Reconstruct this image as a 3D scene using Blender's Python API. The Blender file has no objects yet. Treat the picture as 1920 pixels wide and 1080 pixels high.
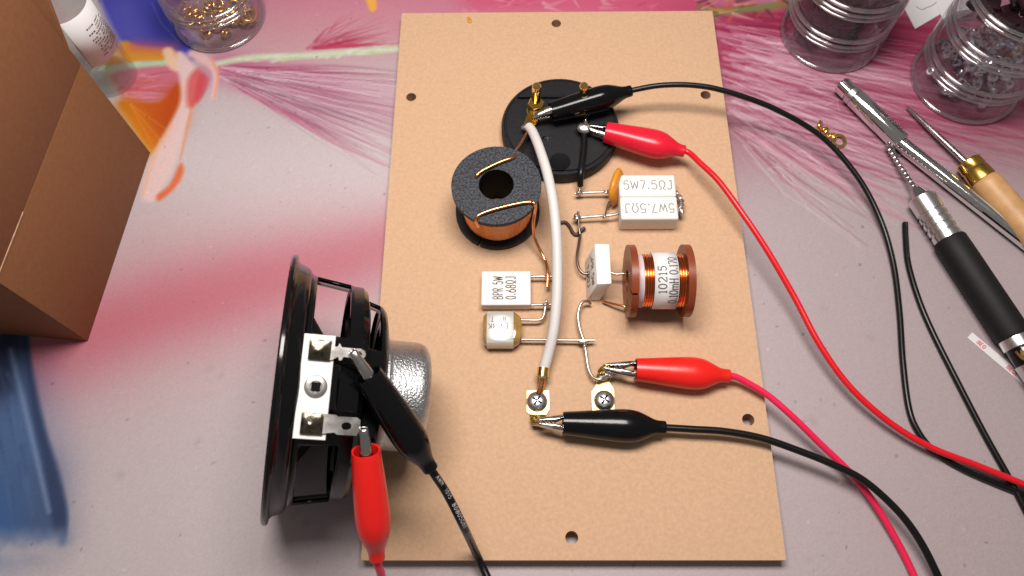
import bpy, bmesh, math, random
import numpy as np
from mathutils import Vector as V, Matrix

# ------------------------------------------------------------------ camera, world, light
S = 0.001                       # everything below is measured in millimetres
scene = bpy.context.scene
COL = scene.collection
CAM = V((-18.358, -21.842, 294.604))
PHI, YAW, ROLL, FPX = 1.156575, -0.0252927, -0.0270718, 1450.0
FW = V((math.sin(YAW)*math.cos(PHI), math.cos(YAW)*math.cos(PHI), -math.sin(PHI)))
RT0 = V((math.cos(YAW), -math.sin(YAW), 0)); UP0 = RT0.cross(FW)
RT = RT0*math.cos(ROLL) + UP0*math.sin(ROLL)
UP = UP0*math.cos(ROLL) - RT0*math.sin(ROLL)
cam_d = bpy.data.cameras.new('camera'); cam = bpy.data.objects.new('camera', cam_d); COL.objects.link(cam)
cam_d.sensor_width = 36.0; cam_d.lens = 36.0*FPX/1920
cam_d.clip_start = 0.005; cam_d.clip_end = 20
m = Matrix.Identity(4)
for i in range(3):
    m[i][0] = RT[i]; m[i][1] = UP[i]; m[i][2] = -FW[i]; m[i][3] = CAM[i]*S
cam.matrix_world = m
cam_d.dof.use_dof = True; cam_d.dof.focus_distance = 0.285; cam_d.dof.aperture_fstop = 18
scene.camera = cam

world = bpy.data.worlds.new('World'); scene.world = world; world.use_nodes = True
bg = world.node_tree.nodes['Background']; bg.inputs[0].default_value = (1.0, 0.93, 0.88, 1); bg.inputs[1].default_value = 0.16

def area(name, loc, target, sx, sy, power, color):
    d = bpy.data.lights.new(name, 'AREA'); d.shape = 'RECTANGLE'; d.size = sx*S; d.size_y = sy*S
    d.energy = power; d.color = color
    o = bpy.data.objects.new(name, d); COL.objects.link(o); o.location = V(loc)*S
    o.rotation_euler = (V(target)-V(loc)).to_track_quat('-Z', 'Y').to_euler()
    return o
area('work_lamp', (-22, 160, 420), (-22, 105, 0), 260, 115, 2.48, (1.0, 0.93, 0.875))

vs = scene.view_settings
vs.view_transform = 'Standard'; vs.look = 'None'; vs.exposure = 0.0; vs.gamma = 1.0; vs.use_curve_mapping = False
scene.cycles.use_denoising = True
scene.cycles.max_bounces = 10; scene.cycles.transmission_bounces = 10; scene.cycles.transparent_max_bounces = 16
scene.cycles.caustics_refractive = False; scene.cycles.caustics_reflective = False
scene.cycles.sample_clamp_indirect = 4.0

rng = random.Random(7)

# ------------------------------------------------------------------ helpers: measuring
def ray(px, py): return FW*FPX + RT*(px-960) - UP*(py-540)
def P(px, py, z):
    d = ray(px, py); return CAM + d*((z-CAM.z)/d.z)
def PP(px, py, o, n):
    d = ray(px, py); return CAM + d*((V(o)-CAM).dot(n)/d.dot(n))
def reach(p0, px, py, L):
    """point on the ray through px,py at distance L from p0, the lower of the two"""
    d = ray(px, py).normalized(); w = CAM-p0
    b = w.dot(d); c = w.dot(w)-L*L; disc = b*b-c
    t = -b + (math.sqrt(disc) if disc > 0 else 0)
    return CAM + d*t

# ------------------------------------------------------------------ helpers: materials
def srgb(r, g, b):
    f = lambda c: ((c/255+0.055)/1.055)**2.4 if c/255 > 0.04045 else c/255/12.92
    return (f(r), f(g), f(b))
def mat(name, col, rough=0.5, metal=0.0, spec=0.5, coat=0.0, var=0.0, vscale=300, bump=0.0, bscale=800,
        trans=0.0, ior=1.45, sss=0.0, rvar=0.0, col2=None, detail=4):
    m = bpy.data.materials.new(name); m.use_nodes = True
    nt = m.node_tree; b = nt.nodes['Principled BSDF']
    b.inputs['Base Color'].default_value = (*col, 1); b.inputs['Roughness'].default_value = rough
    b.inputs['Metallic'].default_value = metal; b.inputs['Specular IOR Level'].default_value = spec
    b.inputs['Coat Weight'].default_value = coat; b.inputs['Coat Roughness'].default_value = 0.08
    b.inputs['Transmission Weight'].default_value = trans; b.inputs['IOR'].default_value = ior
    if sss:
        b.inputs['Subsurface Weight'].default_value = sss; b.inputs['Subsurface Radius'].default_value = (1, .5, .35)
        b.inputs['Subsurface Scale'].default_value = 0.0015
    tc = nt.nodes.new('ShaderNodeTexCoord')
    if var or col2:
        n = nt.nodes.new('ShaderNodeTexNoise'); n.inputs['Scale'].default_value = vscale; n.inputs['Detail'].default_value = detail
        n.inputs['Roughness'].default_value = 0.65
        nt.links.new(tc.outputs['Object'], n.inputs['Vector'])
        r = nt.nodes.new('ShaderNodeValToRGB'); r.color_ramp.elements[0].position = 0.32; r.color_ramp.elements[1].position = 0.68
        c2 = col2 if col2 else tuple(min(1, c*(1+var)) for c in col)
        c1 = tuple(c*(1-var) for c in col)
        r.color_ramp.elements[0].color = (*c1, 1); r.color_ramp.elements[1].color = (*c2, 1)
        nt.links.new(n.outputs['Fac'], r.inputs['Fac']); nt.links.new(r.outputs['Color'], b.inputs['Base Color'])
    if rvar:
        n = nt.nodes.new('ShaderNodeTexNoise'); n.inputs['Scale'].default_value = 150; n.inputs['Detail'].default_value = 5
        nt.links.new(tc.outputs['Object'], n.inputs['Vector'])
        mr = nt.nodes.new('ShaderNodeMapRange'); mr.inputs['From Min'].default_value = 0.3; mr.inputs['From Max'].default_value = 0.7
        mr.inputs['To Min'].default_value = max(0.02, rough-rvar); mr.inputs['To Max'].default_value = rough+rvar
        nt.links.new(n.outputs['Fac'], mr.inputs['Value']); nt.links.new(mr.outputs['Result'], b.inputs['Roughness'])
    if bump:
        n = nt.nodes.new('ShaderNodeTexNoise'); n.inputs['Scale'].default_value = bscale; n.inputs['Detail'].default_value = 4
        nt.links.new(tc.outputs['Object'], n.inputs['Vector'])
        bp = nt.nodes.new('ShaderNodeBump'); bp.inputs['Strength'].default_value = 1.0; bp.inputs['Distance'].default_value = bump*S
        nt.links.new(n.outputs['Fac'], bp.inputs['Height']); nt.links.new(bp.outputs['Normal'], b.inputs['Normal'])
    return m

M = {}
M['mdf'] = mat('mdf', (0.58, 0.372, 0.234), 0.75, var=0.085, vscale=700, bump=0.06, bscale=1100, spec=0.25, detail=8)
M['mdf_edge'] = mat('mdf_edge', (0.40, 0.24, 0.135), 0.85, var=0.15, vscale=900)
M['black_plastic'] = mat('black_plastic', (0.011, 0.010, 0.012), 0.45, col2=(0.015, 0.015, 0.018), vscale=700, bump=0.06, bscale=900, spec=0.28)
M['black_grain'] = mat('black_grain', (0.008, 0.009, 0.012), 0.55, col2=(0.075, 0.08, 0.095), vscale=1300, bump=0.05, bscale=1500, detail=1, spec=0.25)
M['black_gloss'] = mat('black_gloss', (0.003, 0.003, 0.0035), 0.12, spec=0.5, rvar=0.05, bump=0.012, bscale=500)
M['black_vinyl'] = mat('black_vinyl', (0.004, 0.004, 0.0045), 0.15, spec=0.36, bump=0.08, bscale=130)
M['black_cable'] = mat('black_cable', (0.006, 0.006, 0.006), 0.3, spec=0.4, bump=0.02, bscale=300)
M['red_vinyl'] = mat('red_vinyl', (0.78, 0.016, 0.012), 0.27, spec=0.5, sss=0.15, bump=0.10, bscale=130)
M['crimson_vinyl'] = mat('crimson_vinyl', (0.70, 0.012, 0.035), 0.25, spec=0.5, sss=0.15, bump=0.10, bscale=130)
M['red_cable'] = mat('red_cable', (0.72, 0.01, 0.02), 0.28, sss=0.1)
M['pink_cable'] = mat('pink_cable', (0.80, 0.018, 0.085), 0.28, sss=0.1)
M['steel'] = mat('steel', (0.55, 0.54, 0.53), 0.22, 1.0, rvar=0.08)
M['chrome'] = mat('chrome', (0.80, 0.80, 0.80), 0.09, 1.0, rvar=0.03)
M['alu'] = mat('alu', (0.74, 0.73, 0.72), 0.28, 1.0, bump=0.01, bscale=900)
M['wire'] = mat('tinned_wire', (0.56, 0.52, 0.47), 0.36, 1.0)
M['dark_reflect_wire'] = mat('dark_reflect_wire', (0.20, 0.16, 0.14), 0.3, 1.0)  # bare metal wire with the reflection of dark surroundings put into its colour
M['brown_strand'] = mat('brown_strand', (0.045, 0.018, 0.012), 0.4)
M['solder'] = mat('solder', (0.62, 0.60, 0.57), 0.36, 1.0, bump=0.12, bscale=700, rvar=0.1)
M['solder_flux'] = mat('solder_flux', (0.20, 0.17, 0.13), 0.24, 1.0, var=0.6, vscale=350, bump=0.15, bscale=500)
M['zinc'] = mat('zinc', (0.60, 0.61, 0.63), 0.34, 1.0, bump=0.30, bscale=1500, var=0.12, vscale=1200)
M['screw'] = mat('screw_zinc', (0.50, 0.51, 0.54), 0.34, 1.0, bump=0.05, bscale=900)
M['tin'] = mat('tin_plate', (0.72, 0.70, 0.67), 0.33, 1.0, bump=0.04, bscale=500, rvar=0.12)
M['gold'] = mat('gold', (0.95, 0.66, 0.22), 0.16, 1.0, rvar=0.06)
M['pale_gold'] = mat('pale_gold', (0.66, 0.53, 0.25), 0.42, 1.0, rvar=0.05)
M['dull_gold'] = mat('dull_gold', (0.62, 0.42, 0.13), 0.3, 1.0, var=0.3, vscale=300, bump=0.06, bscale=400)
M['brass'] = mat('brass', (0.72, 0.45, 0.10), 0.25, 1.0, rvar=0.1)
M['copper'] = mat('copper', (0.86, 0.40, 0.18), 0.2, 1.0, rvar=0.06)
M['copper_wind'] = mat('copper_winding', (0.80, 0.34, 0.14), 0.24, 1.0, var=0.1, vscale=200)
M['enamel_wind'] = mat('enamel_winding', (0.86, 0.27, 0.085), 0.2, 1.0, coat=0.3)
M['red_brown'] = mat('red_brown_plastic', (0.22, 0.048, 0.017), 0.35, spec=0.45, bump=0.02, bscale=300, var=0.12, vscale=150)
M['ceramic'] = mat('white_ceramic', (0.80, 0.775, 0.75), 0.55, var=0.02, vscale=300, bump=0.05, bscale=500)
M['white_paper'] = mat('white_paper', (0.76, 0.75, 0.76), 0.55, var=0.02, bump=0.01)
M['lilac_tape'] = mat('lilac_tape', (0.62, 0.50, 0.52), 0.4, var=0.06)
M['white_board'] = mat('white_board', (0.80, 0.78, 0.77), 0.5, var=0.03, vscale=250, bump=0.03)
M['white_sleeve'] = mat('white_sleeve', (0.66, 0.635, 0.62), 0.38, sss=0.2, bump=0.04, bscale=200)
M['ink'] = mat('ink', (0.075, 0.07, 0.07), 0.6, var=0.5, vscale=2000)
M['grey_ink'] = mat('grey_ink', (0.22, 0.21, 0.205), 0.6, var=0.3, vscale=2000)
M['red_ink'] = mat('red_ink', (0.72, 0.20, 0.24), 0.6, var=0.2, vscale=1500)
M['white_ink'] = mat('white_ink', (0.42, 0.42, 0.42), 0.6, var=0.4, vscale=1800)
M['orange_epoxy'] = mat('orange_epoxy', (0.68, 0.27, 0.018), 0.3, spec=0.5, bump=0.08, bscale=150, sss=0.1)
M['amber_resin'] = mat('amber_resin', (0.30, 0.18, 0.05), 0.1, spec=0.6, coat=0.6, var=0.25, vscale=250, bump=0.06, bscale=250)
M['foil'] = mat('silver_foil', (0.66, 0.64, 0.60), 0.4, 0.45, bump=0.015, bscale=300)
M['kraft'] = mat('kraft_card', (0.235, 0.098, 0.042), 0.7, var=0.07, vscale=500, bump=0.03, bscale=900, spec=0.3)
M['kraft_worn'] = mat('kraft_worn', (0.50, 0.31, 0.2), 0.8, var=0.3, vscale=300)
M['cone'] = mat('cone_paper', (0.012, 0.011, 0.012), 0.7, bump=0.05, bscale=600)
M['spider'] = mat('spider_cloth', (0.05, 0.012, 0.01), 0.85, bump=0.1, bscale=1500)
M['wood'] = mat('handle_wood', (0.60, 0.34, 0.15), 0.45, var=0.15, vscale=120, bump=0.03, bscale=250)
M['rubber'] = mat('rubber_grip', (0.009, 0.008, 0.009), 0.6, bump=0.05, bscale=900, spec=0.35)
def clear_mat(name, tint, rough, ior, haze):
    m = bpy.data.materials.new(name); m.use_nodes = True; nt = m.node_tree; nt.nodes.clear()
    out = nt.nodes.new('ShaderNodeOutputMaterial'); mx = nt.nodes.new('ShaderNodeMixShader'); lw = nt.nodes.new('ShaderNodeLayerWeight'); pw = nt.nodes.new('ShaderNodeMath'); pw.operation = 'POWER'; pw.inputs[1].default_value = 2.6; fr = nt.nodes.new('ShaderNodeMath'); fr.operation = 'MULTIPLY_ADD'; fr.inputs[1].default_value = .5; fr.inputs[2].default_value = ior
    nt.links.new(lw.outputs['Facing'], pw.inputs[0]); nt.links.new(pw.outputs[0], fr.inputs[0])
    tr = nt.nodes.new('ShaderNodeBsdfTransparent'); tr.inputs[0].default_value = (*tint, 1); gl = nt.nodes.new('ShaderNodeBsdfGlossy'); gl.inputs['Roughness'].default_value = rough
    gl.inputs['Color'].default_value = (1, 1, 1, 1)
    nt.links.new(fr.outputs[0], mx.inputs[0]); nt.links.new(tr.outputs[0], mx.inputs[1]); nt.links.new(gl.outputs[0], mx.inputs[2]); df = nt.nodes.new('ShaderNodeBsdfDiffuse'); df.inputs['Color'].default_value = (.85, .83, .84, 1)
    m2 = nt.nodes.new('ShaderNodeMixShader'); m2.inputs[0].default_value = haze
    gg = nt.nodes.new('ShaderNodeBsdfGlass'); gg.inputs['IOR'].default_value = 1.3; gg.inputs['Roughness'].default_value = .02; gg.inputs['Color'].default_value = (.97, .96, .97, 1)
    m3 = nt.nodes.new('ShaderNodeMixShader'); m3.inputs[0].default_value = .0
    nt.links.new(mx.outputs[0], m3.inputs[1]); nt.links.new(gg.outputs[0], m3.inputs[2]); nt.links.new(m3.outputs[0], m2.inputs[1]); nt.links.new(df.outputs[0], m2.inputs[2]); nt.links.new(m2.outputs[0], out.inputs[0])
    return m
M['acrylic'] = clear_mat('clear_acrylic', (0.97, 0.96, 0.97), 0.07, 0.02, 0.004)
M['glass'] = clear_mat('clear_glass', (0.97, 0.98, 0.97), 0.04, 0.035, 0.004)
M['ring_glint'] = clear_mat('ring_glint', (0.82, 0.80, 0.82), 0.08, 0.30, 0.04)  # shinier, denser mix for the rings that draw highlight lines on the jars
M['dark_chip'] = mat('dark_chip', (0.018, 0.005, 0.008), 0.45, var=0.4, vscale=200, spec=0.3)
M['bead'] = mat('silver_bead', (0.80, 0.84, 0.88), 0.2, 1.0)
M['shade_black'] = mat('recess_shade', (0.004, 0.004, 0.005), 0.6, spec=0.12)  # near-black that carries the shade of holes, slots and recesses as colour
M['orange_spot'] = mat('resin_spot', (0.55, 0.25, 0.05), 0.5, var=0.3, vscale=600)

# ------------------------------------------------------------------ helpers: geometry (lists of verts, faces, in mm)
def frame(o, x, zh=(0, 0, 1)):
    x = V(x).normalized(); zh = V(zh); y = zh.cross(x).normalized(); z = x.cross(y)
    return Matrix(((x.x, y.x, z.x, o[0]), (x.y, y.y, z.y, o[1]), (x.z, y.z, z.z, o[2]), (0, 0, 0, 1)))
def frame_z(o, z, xh=(1, 0, 0)):
    z = V(z).normalized(); xh = V(xh); y = z.cross(xh).normalized(); x = y.cross(z)
    return Matrix(((x.x, y.x, z.x, o[0]), (x.y, y.y, z.y, o[1]), (x.z, y.z, z.z, o[2]), (0, 0, 0, 1)))
def xf(g, Mx): return ([Mx @ V(v) for v in g[0]], g[1])
def join(*gs):
    vv, ff = [], []
    for g in gs:
        n = len(vv); vv += list(g[0]); ff += [tuple(i+n for i in f) for f in g[1]]
    return vv, ff
def lathe(prof, n=48, skip=None, closed=False):
    """prof: (r, z) along the axis; skip(i_profile, angle_deg) removes faces"""
    vv, ff, rings = [], [], []
    for r, z in prof:
        if r < 1e-6:
            rings.append([len(vv)]); vv.append(V((0, 0, z)))
        else:
            rings.append(list(range(len(vv), len(vv)+n)))
            vv += [V((r*math.cos(2*math.pi*k/n), r*math.sin(2*math.pi*k/n), z)) for k in range(n)]
    m = len(rings)
    for i in range(m if closed else m-1):
        a, b = rings[i], rings[(i+1) % m]
        for k in range(n):
            if skip and skip(i, 360*(k+.5)/n): continue
            k2 = (k+1) % n
            if len(a) == 1 and len(b) == 1: continue
            if len(a) == 1: ff.append((a[0], b[k2], b[k]))
            elif len(b) == 1: ff.append((a[k], a[k2], b[0]))
            else: ff.append((a[k], a[k2], b[k2], b[k]))
    return vv, ff
def spline(pts, n=10):
    pts = [V(p) for p in pts]
    if len(pts) < 3: return pts
    q = [pts[0]*2-pts[1]] + pts + [pts[-1]*2-pts[-2]]; out = []
    for i in range(1, len(q)-2):
        p0, p1, p2, p3 = q[i-1:i+3]
        for k in range(n):
            t = k/n
            out.append(0.5*((2*p1)+(p2-p0)*t+(2*p0-5*p1+4*p2-p3)*t*t+(3*p1-p0-3*p2+p3)*t**3))
    out.append(pts[-1]); return out
def sweep_frames(path):
    T = []
    for i in range(len(path)):
        a = path[max(0, i-1)]; b = path[min(len(path)-1, i+1)]; T.append((b-a).normalized())
    h = V((0, 0, 1)) if abs(T[0].z) < .9 else V((1, 0, 0))
    N = [(h-T[0]*h.dot(T[0])).normalized()]
    for i in range(1, len(T)):
        v = N[-1]-T[i]*N[-1].dot(T[i]); N.append(v.normalized())
    return T, N, [t.cross(n) for t, n in zip(T, N)]
def tube(path, r, n=12, caps=True):
    path = [V(p) for p in path]
    rr = r if isinstance(r, (list, tuple)) else [r]*len(path)
    T, N, B = sweep_frames(path); vv, ff = [], []
    for p, a, b, q in zip(path, N, B, rr):
        for k in range(n):
            t = 2*math.pi*k/n; vv.append(p + a*(q*math.cos(t)) + b*(q*math.sin(t)))
    for i in range(len(path)-1):
        for k in range(n):
            k2 = (k+1) % n; ff.append((i*n+k, i*n+k2, (i+1)*n+k2, (i+1)*n+k))
    if caps:
        ff.append(tuple(range(n-1, -1, -1))); ff.append(tuple(range((len(path)-1)*n, len(path)*n)))
    return vv, ff
def wire(pts, r, n=10, seg=8): return tube(spline(pts, seg), r, n)
def loft(rings, cap0=False, cap1=False):
    vv, ff = [], []; n = len(rings[0])
    for rg in rings: vv += [V(p) for p in rg]
    for i in range(len(rings)-1):
        for k in range(n):
            k2 = (k+1) % n; ff.append((i*n+k, i*n+k2, (i+1)*n+k2, (i+1)*n+k))
    if cap0: ff.append(tuple(range(n-1, -1, -1)))
    if cap1: ff.append(tuple(range((len(rings)-1)*n, len(rings)*n)))
    return vv, ff
def from_bm(bm):
    bm.verts.ensure_lookup_table()
    for i, v in enumerate(bm.verts): v.index = i
    g = ([v.co.copy() for v in bm.verts], [tuple(v.index for v in f.verts) for f in bm.faces]); bm.free(); return g
def rbox(sx, sy, sz, bev=0.4, seg=2, centre=(0, 0, 0)):
    bm = bmesh.new(); bmesh.ops.create_cube(bm, size=1)
    for v in bm.verts: v.co = V((v.co.x*sx+centre[0], v.co.y*sy+centre[1], v.co.z*sz+centre[2]))
    if bev: bmesh.ops.bevel(bm, geom=list(bm.edges), offset=bev, segments=seg, profile=0.5, affect='EDGES')
    return from_bm(bm)
def hexa(corners, bev=0.5, seg=2):
    """a bevelled box from 8 corners: bottom 4 then top 4, anticlockwise from above"""
    bm = bmesh.new(); vs_ = [bm.verts.new(c) for c in corners]
    for f in ((3, 2, 1, 0), (4, 5, 6, 7), (0, 1, 5, 4), (1, 2, 6, 5), (2, 3, 7, 6), (3, 0, 4, 7)): bm.faces.new([vs_[i] for i in f])
    if bev: bmesh.ops.bevel(bm, geom=list(bm.edges), offset=bev, segments=seg, profile=0.5, affect='EDGES')
    return from_bm(bm)
def prism(outline, z0, z1, bev=0.0):
    bm = bmesh.new(); n = len(outline)
    a = [bm.verts.new((x, y, z0)) for x, y in outline]; b = [bm.verts.new((x, y, z1)) for x, y in outline]
    bm.faces.new(a[::-1]); bm.faces.new(b)
    for k in range(n): bm.faces.new((a[k], a[(k+1) % n], b[(k+1) % n], b[k]))
    bmesh.ops.recalc_face_normals(bm, faces=bm.faces)
    if bev:
        ed = [e for e in bm.edges if abs(e.verts[0].co.z-e.verts[1].co.z) < 1e-6]
        bmesh.ops.bevel(bm, geom=ed, offset=bev, segments=1, affect='EDGES')
    return from_bm(bm)
def plate(outline, holes, z0, z1):
    """flat plate with through holes (a filled 2D curve, extruded)"""
    cu = bpy.data.curves.new('tmp', 'CURVE'); cu.dimensions = '2D'; cu.fill_mode = 'BOTH'; cu.extrude = (z1-z0)/2
    for ol in [outline]+holes:
        sp = cu.splines.new('POLY'); sp.points.add(len(ol)-1)
        for p, (x, y) in zip(sp.points, ol): p.co = (x, y, 0, 1)
        sp.use_cyclic_u = True
    o = bpy.data.objects.new('tmp', cu); COL.objects.link(o)
    me = o.to_mesh(); g = ([v.co+V((0, 0, (z0+z1)/2)) for v in me.vertices], [tuple(p.vertices) for p in me.polygons])
    o.to_mesh_clear(); bpy.data.objects.remove(o); bpy.data.curves.remove(cu); return g
def circ(cx, cy, r, n=24, ry=None): return [(cx+r*math.cos(2*math.pi*k/n), cy+(ry or r)*math.sin(2*math.pi*k/n)) for k in range(n)]
def blob(c, rx, ry, rz, seed=0, amp=0.12, n=14):
    rg = random.Random(seed); a, b, c2 = rg.uniform(0, 6), rg.uniform(0, 6), rg.uniform(0, 6); vv, ff = [], []
    m = n//2
    for i in range(m+1):
        th = math.pi*i/m
        for k in range(n):
            ph = 2*math.pi*k/n
            d = 1+amp*(math.sin(2*ph+a)*math.sin(th)+.6*math.sin(3*ph+3*th+b)*math.sin(th)+.5*math.cos(2*th+c2))
            vv.append(V((c[0]+rx*d*math.sin(th)*math.cos(ph), c[1]+ry*d*math.sin(th)*math.sin(ph), c[2]+rz*d*math.cos(th))))
    for i in range(m):
        for k in range(n):
            k2 = (k+1) % n; ff.append((i*n+k, (i+1)*n+k, (i+1)*n+k2, i*n+k2))
    return vv, ff

# ------------------------------------------------------------------ helpers: objects
def mesh_of(name, g, material, origin, smooth=True, angle=38, solid=0):
    me = bpy.data.meshes.new(name)
    o0 = V(origin)
    me.from_pydata([tuple((V(v)-o0)*S) for v in g[0]], [], g[1]); me.validate()
    if material: me.materials.append(material)
    if smooth:
        me.polygons.foreach_set('use_smooth', [True]*len(me.polygons))
        me.set_sharp_from_angle(angle=math.radians(angle))
    me.update(); return me
def thing(name, label, cat, loc, group=None):
    o = bpy.data.objects.new(name, None); COL.objects.link(o); o.empty_display_size = 0.005
    o.location = V(loc)*S; o['label'] = label; o['category'] = cat
    if group: o['group'] = group
    return o
def root_of(o):
    while o.parent: o = o.parent
    return o
def part(name, g, material, parent, smooth=True, angle=38, solid=0, label=None):
    r = root_of(parent)
    o = bpy.data.objects.new(name, mesh_of(name, g, material, r.location/S, smooth, angle)); COL.objects.link(o); o.parent = parent
    if solid:
        md = o.modifiers.new('thickness', 'SOLIDIFY'); md.thickness = solid*S; md.offset = 0
    if label: o['label'] = label
    return o
def single(name, g, material, loc, label, cat, group=None, smooth=True, angle=38):
    o = bpy.data.objects.new(name, mesh_of(name, g, material, loc, smooth, angle)); COL.objects.link(o); o.location = V(loc)*S
    o['label'] = label; o['category'] = cat
    if group: o['group'] = group
    return o
def copies(o, mats, labels):
    """more of a one-mesh thing: shares the mesh, own matrix (in mm) and own label"""
    for mx, lb in zip(mats, labels):
        c = o.copy(); COL.objects.link(c); set_mx(c, mx); c['label'] = lb
def set_mx(o, mx):
    m2 = mx.copy()
    for i in range(3): m2[i][3] *= S
    o.matrix_world = m2

# ------------------------------------------------------------------ helpers: lettering (single-stroke letters made of thin ribbons)
def arc(cx, cy, rx, ry, a0, a1, n=10): return [(cx+rx*math.cos(math.radians(a0+(a1-a0)*k/n)), cy+ry*math.sin(math.radians(a0+(a1-a0)*k/n))) for k in range(n+1)]
GL = {
 '0': (.6, [arc(.3, .5, .27, .5, 0, 360, 20)]), '1': (.42, [[(.06, .8), (.24, 1), (.24, 0)]]),
 '2': (.6, [arc(.3, .72, .27, .28, 170, -30)+[(.03, 0), (.58, 0)]]),
 '4': (.6, [[(.45, 0), (.45, 1), (.02, .3), (.6, .3)]]),
 '5': (.6, [[(.54, 1), (.1, 1), (.07, .56)]+arc(.28, .33, .28, .33, 110, -150)]),
 '6': (.6, [[(.46, 1), (.12, .55)]+arc(.3, .3, .27, .3, 145, 505, 18)]),
 '7': (.56, [[(.02, 1), (.54, 1), (.2, 0)]]),
 '8': (.6, [arc(.3, .75, .23, .25, 0, 360, 16), arc(.3, .26, .28, .26, 0, 360, 16)]),
 '3': (.6, [arc(.28, .74, .24, .26, 150, -90)+arc(.28, .25, .28, .25, 80, -150)]),
 '9': (.6, [arc(.3, .7, .27, .3, 0, 360, 18), [(.56, .65), (.3, 0)]]),
 'A': (.66, [[(0, 0), (.32, 1), (.64, 0)], [(.13, .38), (.51, .38)]]),
 'B': (.6, [[(.05, 0), (.05, 1), (.3, 1)]+arc(.3, .76, .22, .24, 90, -90)+[(.05, .52)], [(.3, .52)]+arc(.3, .26, .26, .26, 90, -90)+[(.05, 0)]]),
 'C': (.6, [arc(.34, .5, .3, .5, 50, 310, 16)]),
 'E': (.54, [[(.5, 1), (.05, 1), (.05, 0), (.52, 0)], [(.05, .52), (.42, .52)]]),
 'H': (.62, [[(.06, 0), (.06, 1)], [(.56, 0), (.56, 1)], [(.06, .5), (.56, .5)]]),
 'J': (.52, [[(.2, 1), (.5, 1)], [(.42, 1), (.42, .24)]+arc(.22, .22, .2, .22, 0, -170)]),
 'K': (.58, [[(.05, 0), (.05, 1)], [(.54, 1), (.06, .45)], [(.22, .6), (.56, 0)]]),
 'M': (.72, [[(.05, 0), (.05, 1), (.36, .35), (.67, 1), (.67, 0)]]),
 'P': (.58, [[(.05, 0), (.05, 1), (.3, 1)]+arc(.3, .74, .24, .26, 90, -90)+[(.05, .48)]]),
 'R': (.6, [[(.05, 0), (.05, 1), (.3, 1)]+arc(.3, .75, .23, .25, 90, -90)+[(.05, .5)], [(.3, .5), (.57, 0)]]),
 'T': (.58, [[(0, 1), (.58, 1)], [(.29, 1), (.29, 0)]]),
 'W': (.8, [[(.0, 1), (.18, 0), (.39, .85), (.6, 0), (.78, 1)]]),
 'm': (.86, [[(.08, 0), (.08, .64)], [(.08, .5)]+arc(.26, .46, .17, .18, 160, 0)+[(.43, 0)], [(.43, .5)]+arc(.61, .46, .17, .18, 160, 0)+[(.78, 0)]]),
 'O': (.7, [[(.02, 0), (.22, 0), (.22, .16)]+arc(.34, .58, .3, .42, 245, -65, 18)+[(.46, .16), (.46, 0), (.66, 0)]]),
 '.': (.26, [[(.10, .0), (.10, .17)], [(.06, .08), (.16, .08)], [(.14, .0), (.14, .17)]]), ' ': (.4, []), '-': (.5, [[(.08, .45), (.42, .45)]]),
}
SERIF = {'1': [[(.08, 0), (.40, 0)]], 'H': [[(-.03, 0), (.15, 0)], [(.47, 0), (.65, 0)], [(-.03, 1), (.15, 1)], [(.47, 1), (.65, 1)]],
         'm': [[(0, 0), (.16, 0)], [(.35, 0), (.51, 0)], [(.7, 0), (.86, 0)], [(0, .62), (.08, .62)]], '7': [[(.02, 1), (.02, .84)]],
         '5': [[(.54, 1), (.57, .9)]], '2': [[(.58, 0), (.6, .14)]]}
def text2d(s, h, sw, serif=False, gap=.16, wide=1.0):
    """list of (strip points left, right) in mm; also the width"""
    x = 0; strips = []
    for ch in s:
        w, st = GL[ch]
        for line in st + (SERIF.get(ch, []) if serif else []):
            pts = [((x+px*wide)*h, py*h) for px, py in line]
            dense = [pts[0]]
            for a, b in zip(pts, pts[1:]):
                k = max(1, int(math.hypot(b[0]-a[0], b[1]-a[1])/(h*.22)))
                dense += [(a[0]+(b[0]-a[0])*j/k, a[1]+(b[1]-a[1])*j/k) for j in range(1, k+1)]
            L, R = [], []
            for i, p in enumerate(dense):
                a = dense[max(0, i-1)]; b = dense[min(len(dense)-1, i+1)]
                dx, dy = b[0]-a[0], b[1]-a[1]; q = math.hypot(dx, dy) or 1
                L.append((p[0]-dy/q*sw/2, p[1]+dx/q*sw/2)); R.append((p[0]+dy/q*sw/2, p[1]-dx/q*sw/2))
            strips.append((L, R))
        x += w*wide+gap
    return strips, (x-gap)*h
def text_geo(s, h, sw, mapper, serif=False, gap=.16, wide=1.0, centre=True):
    strips, w = text2d(s, h, sw, serif, gap, wide); vv, ff = [], []
    off = w/2 if centre else 0
    for j, (L, R) in enumerate(strips):
        n = len(vv)
        for a, b in zip(L, R):
            vv.append(mapper(a[0]-off, a[1], .02+.0025*(j % 7))); vv.append(mapper(b[0]-off, b[1], .02+.0025*(j % 7)))
        for i in range(len(L)-1): ff.append((n+2*i, n+2*i+1, n+2*i+3, n+2*i+2))
    return vv, ff
def plane_map(o, ux, uy):
    o, ux, uy = V(o), V(ux).normalized(), V(uy).normalized(); nz = ux.cross(uy)
    return lambda x, y, k: o+ux*x+uy*y+nz*k

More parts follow.
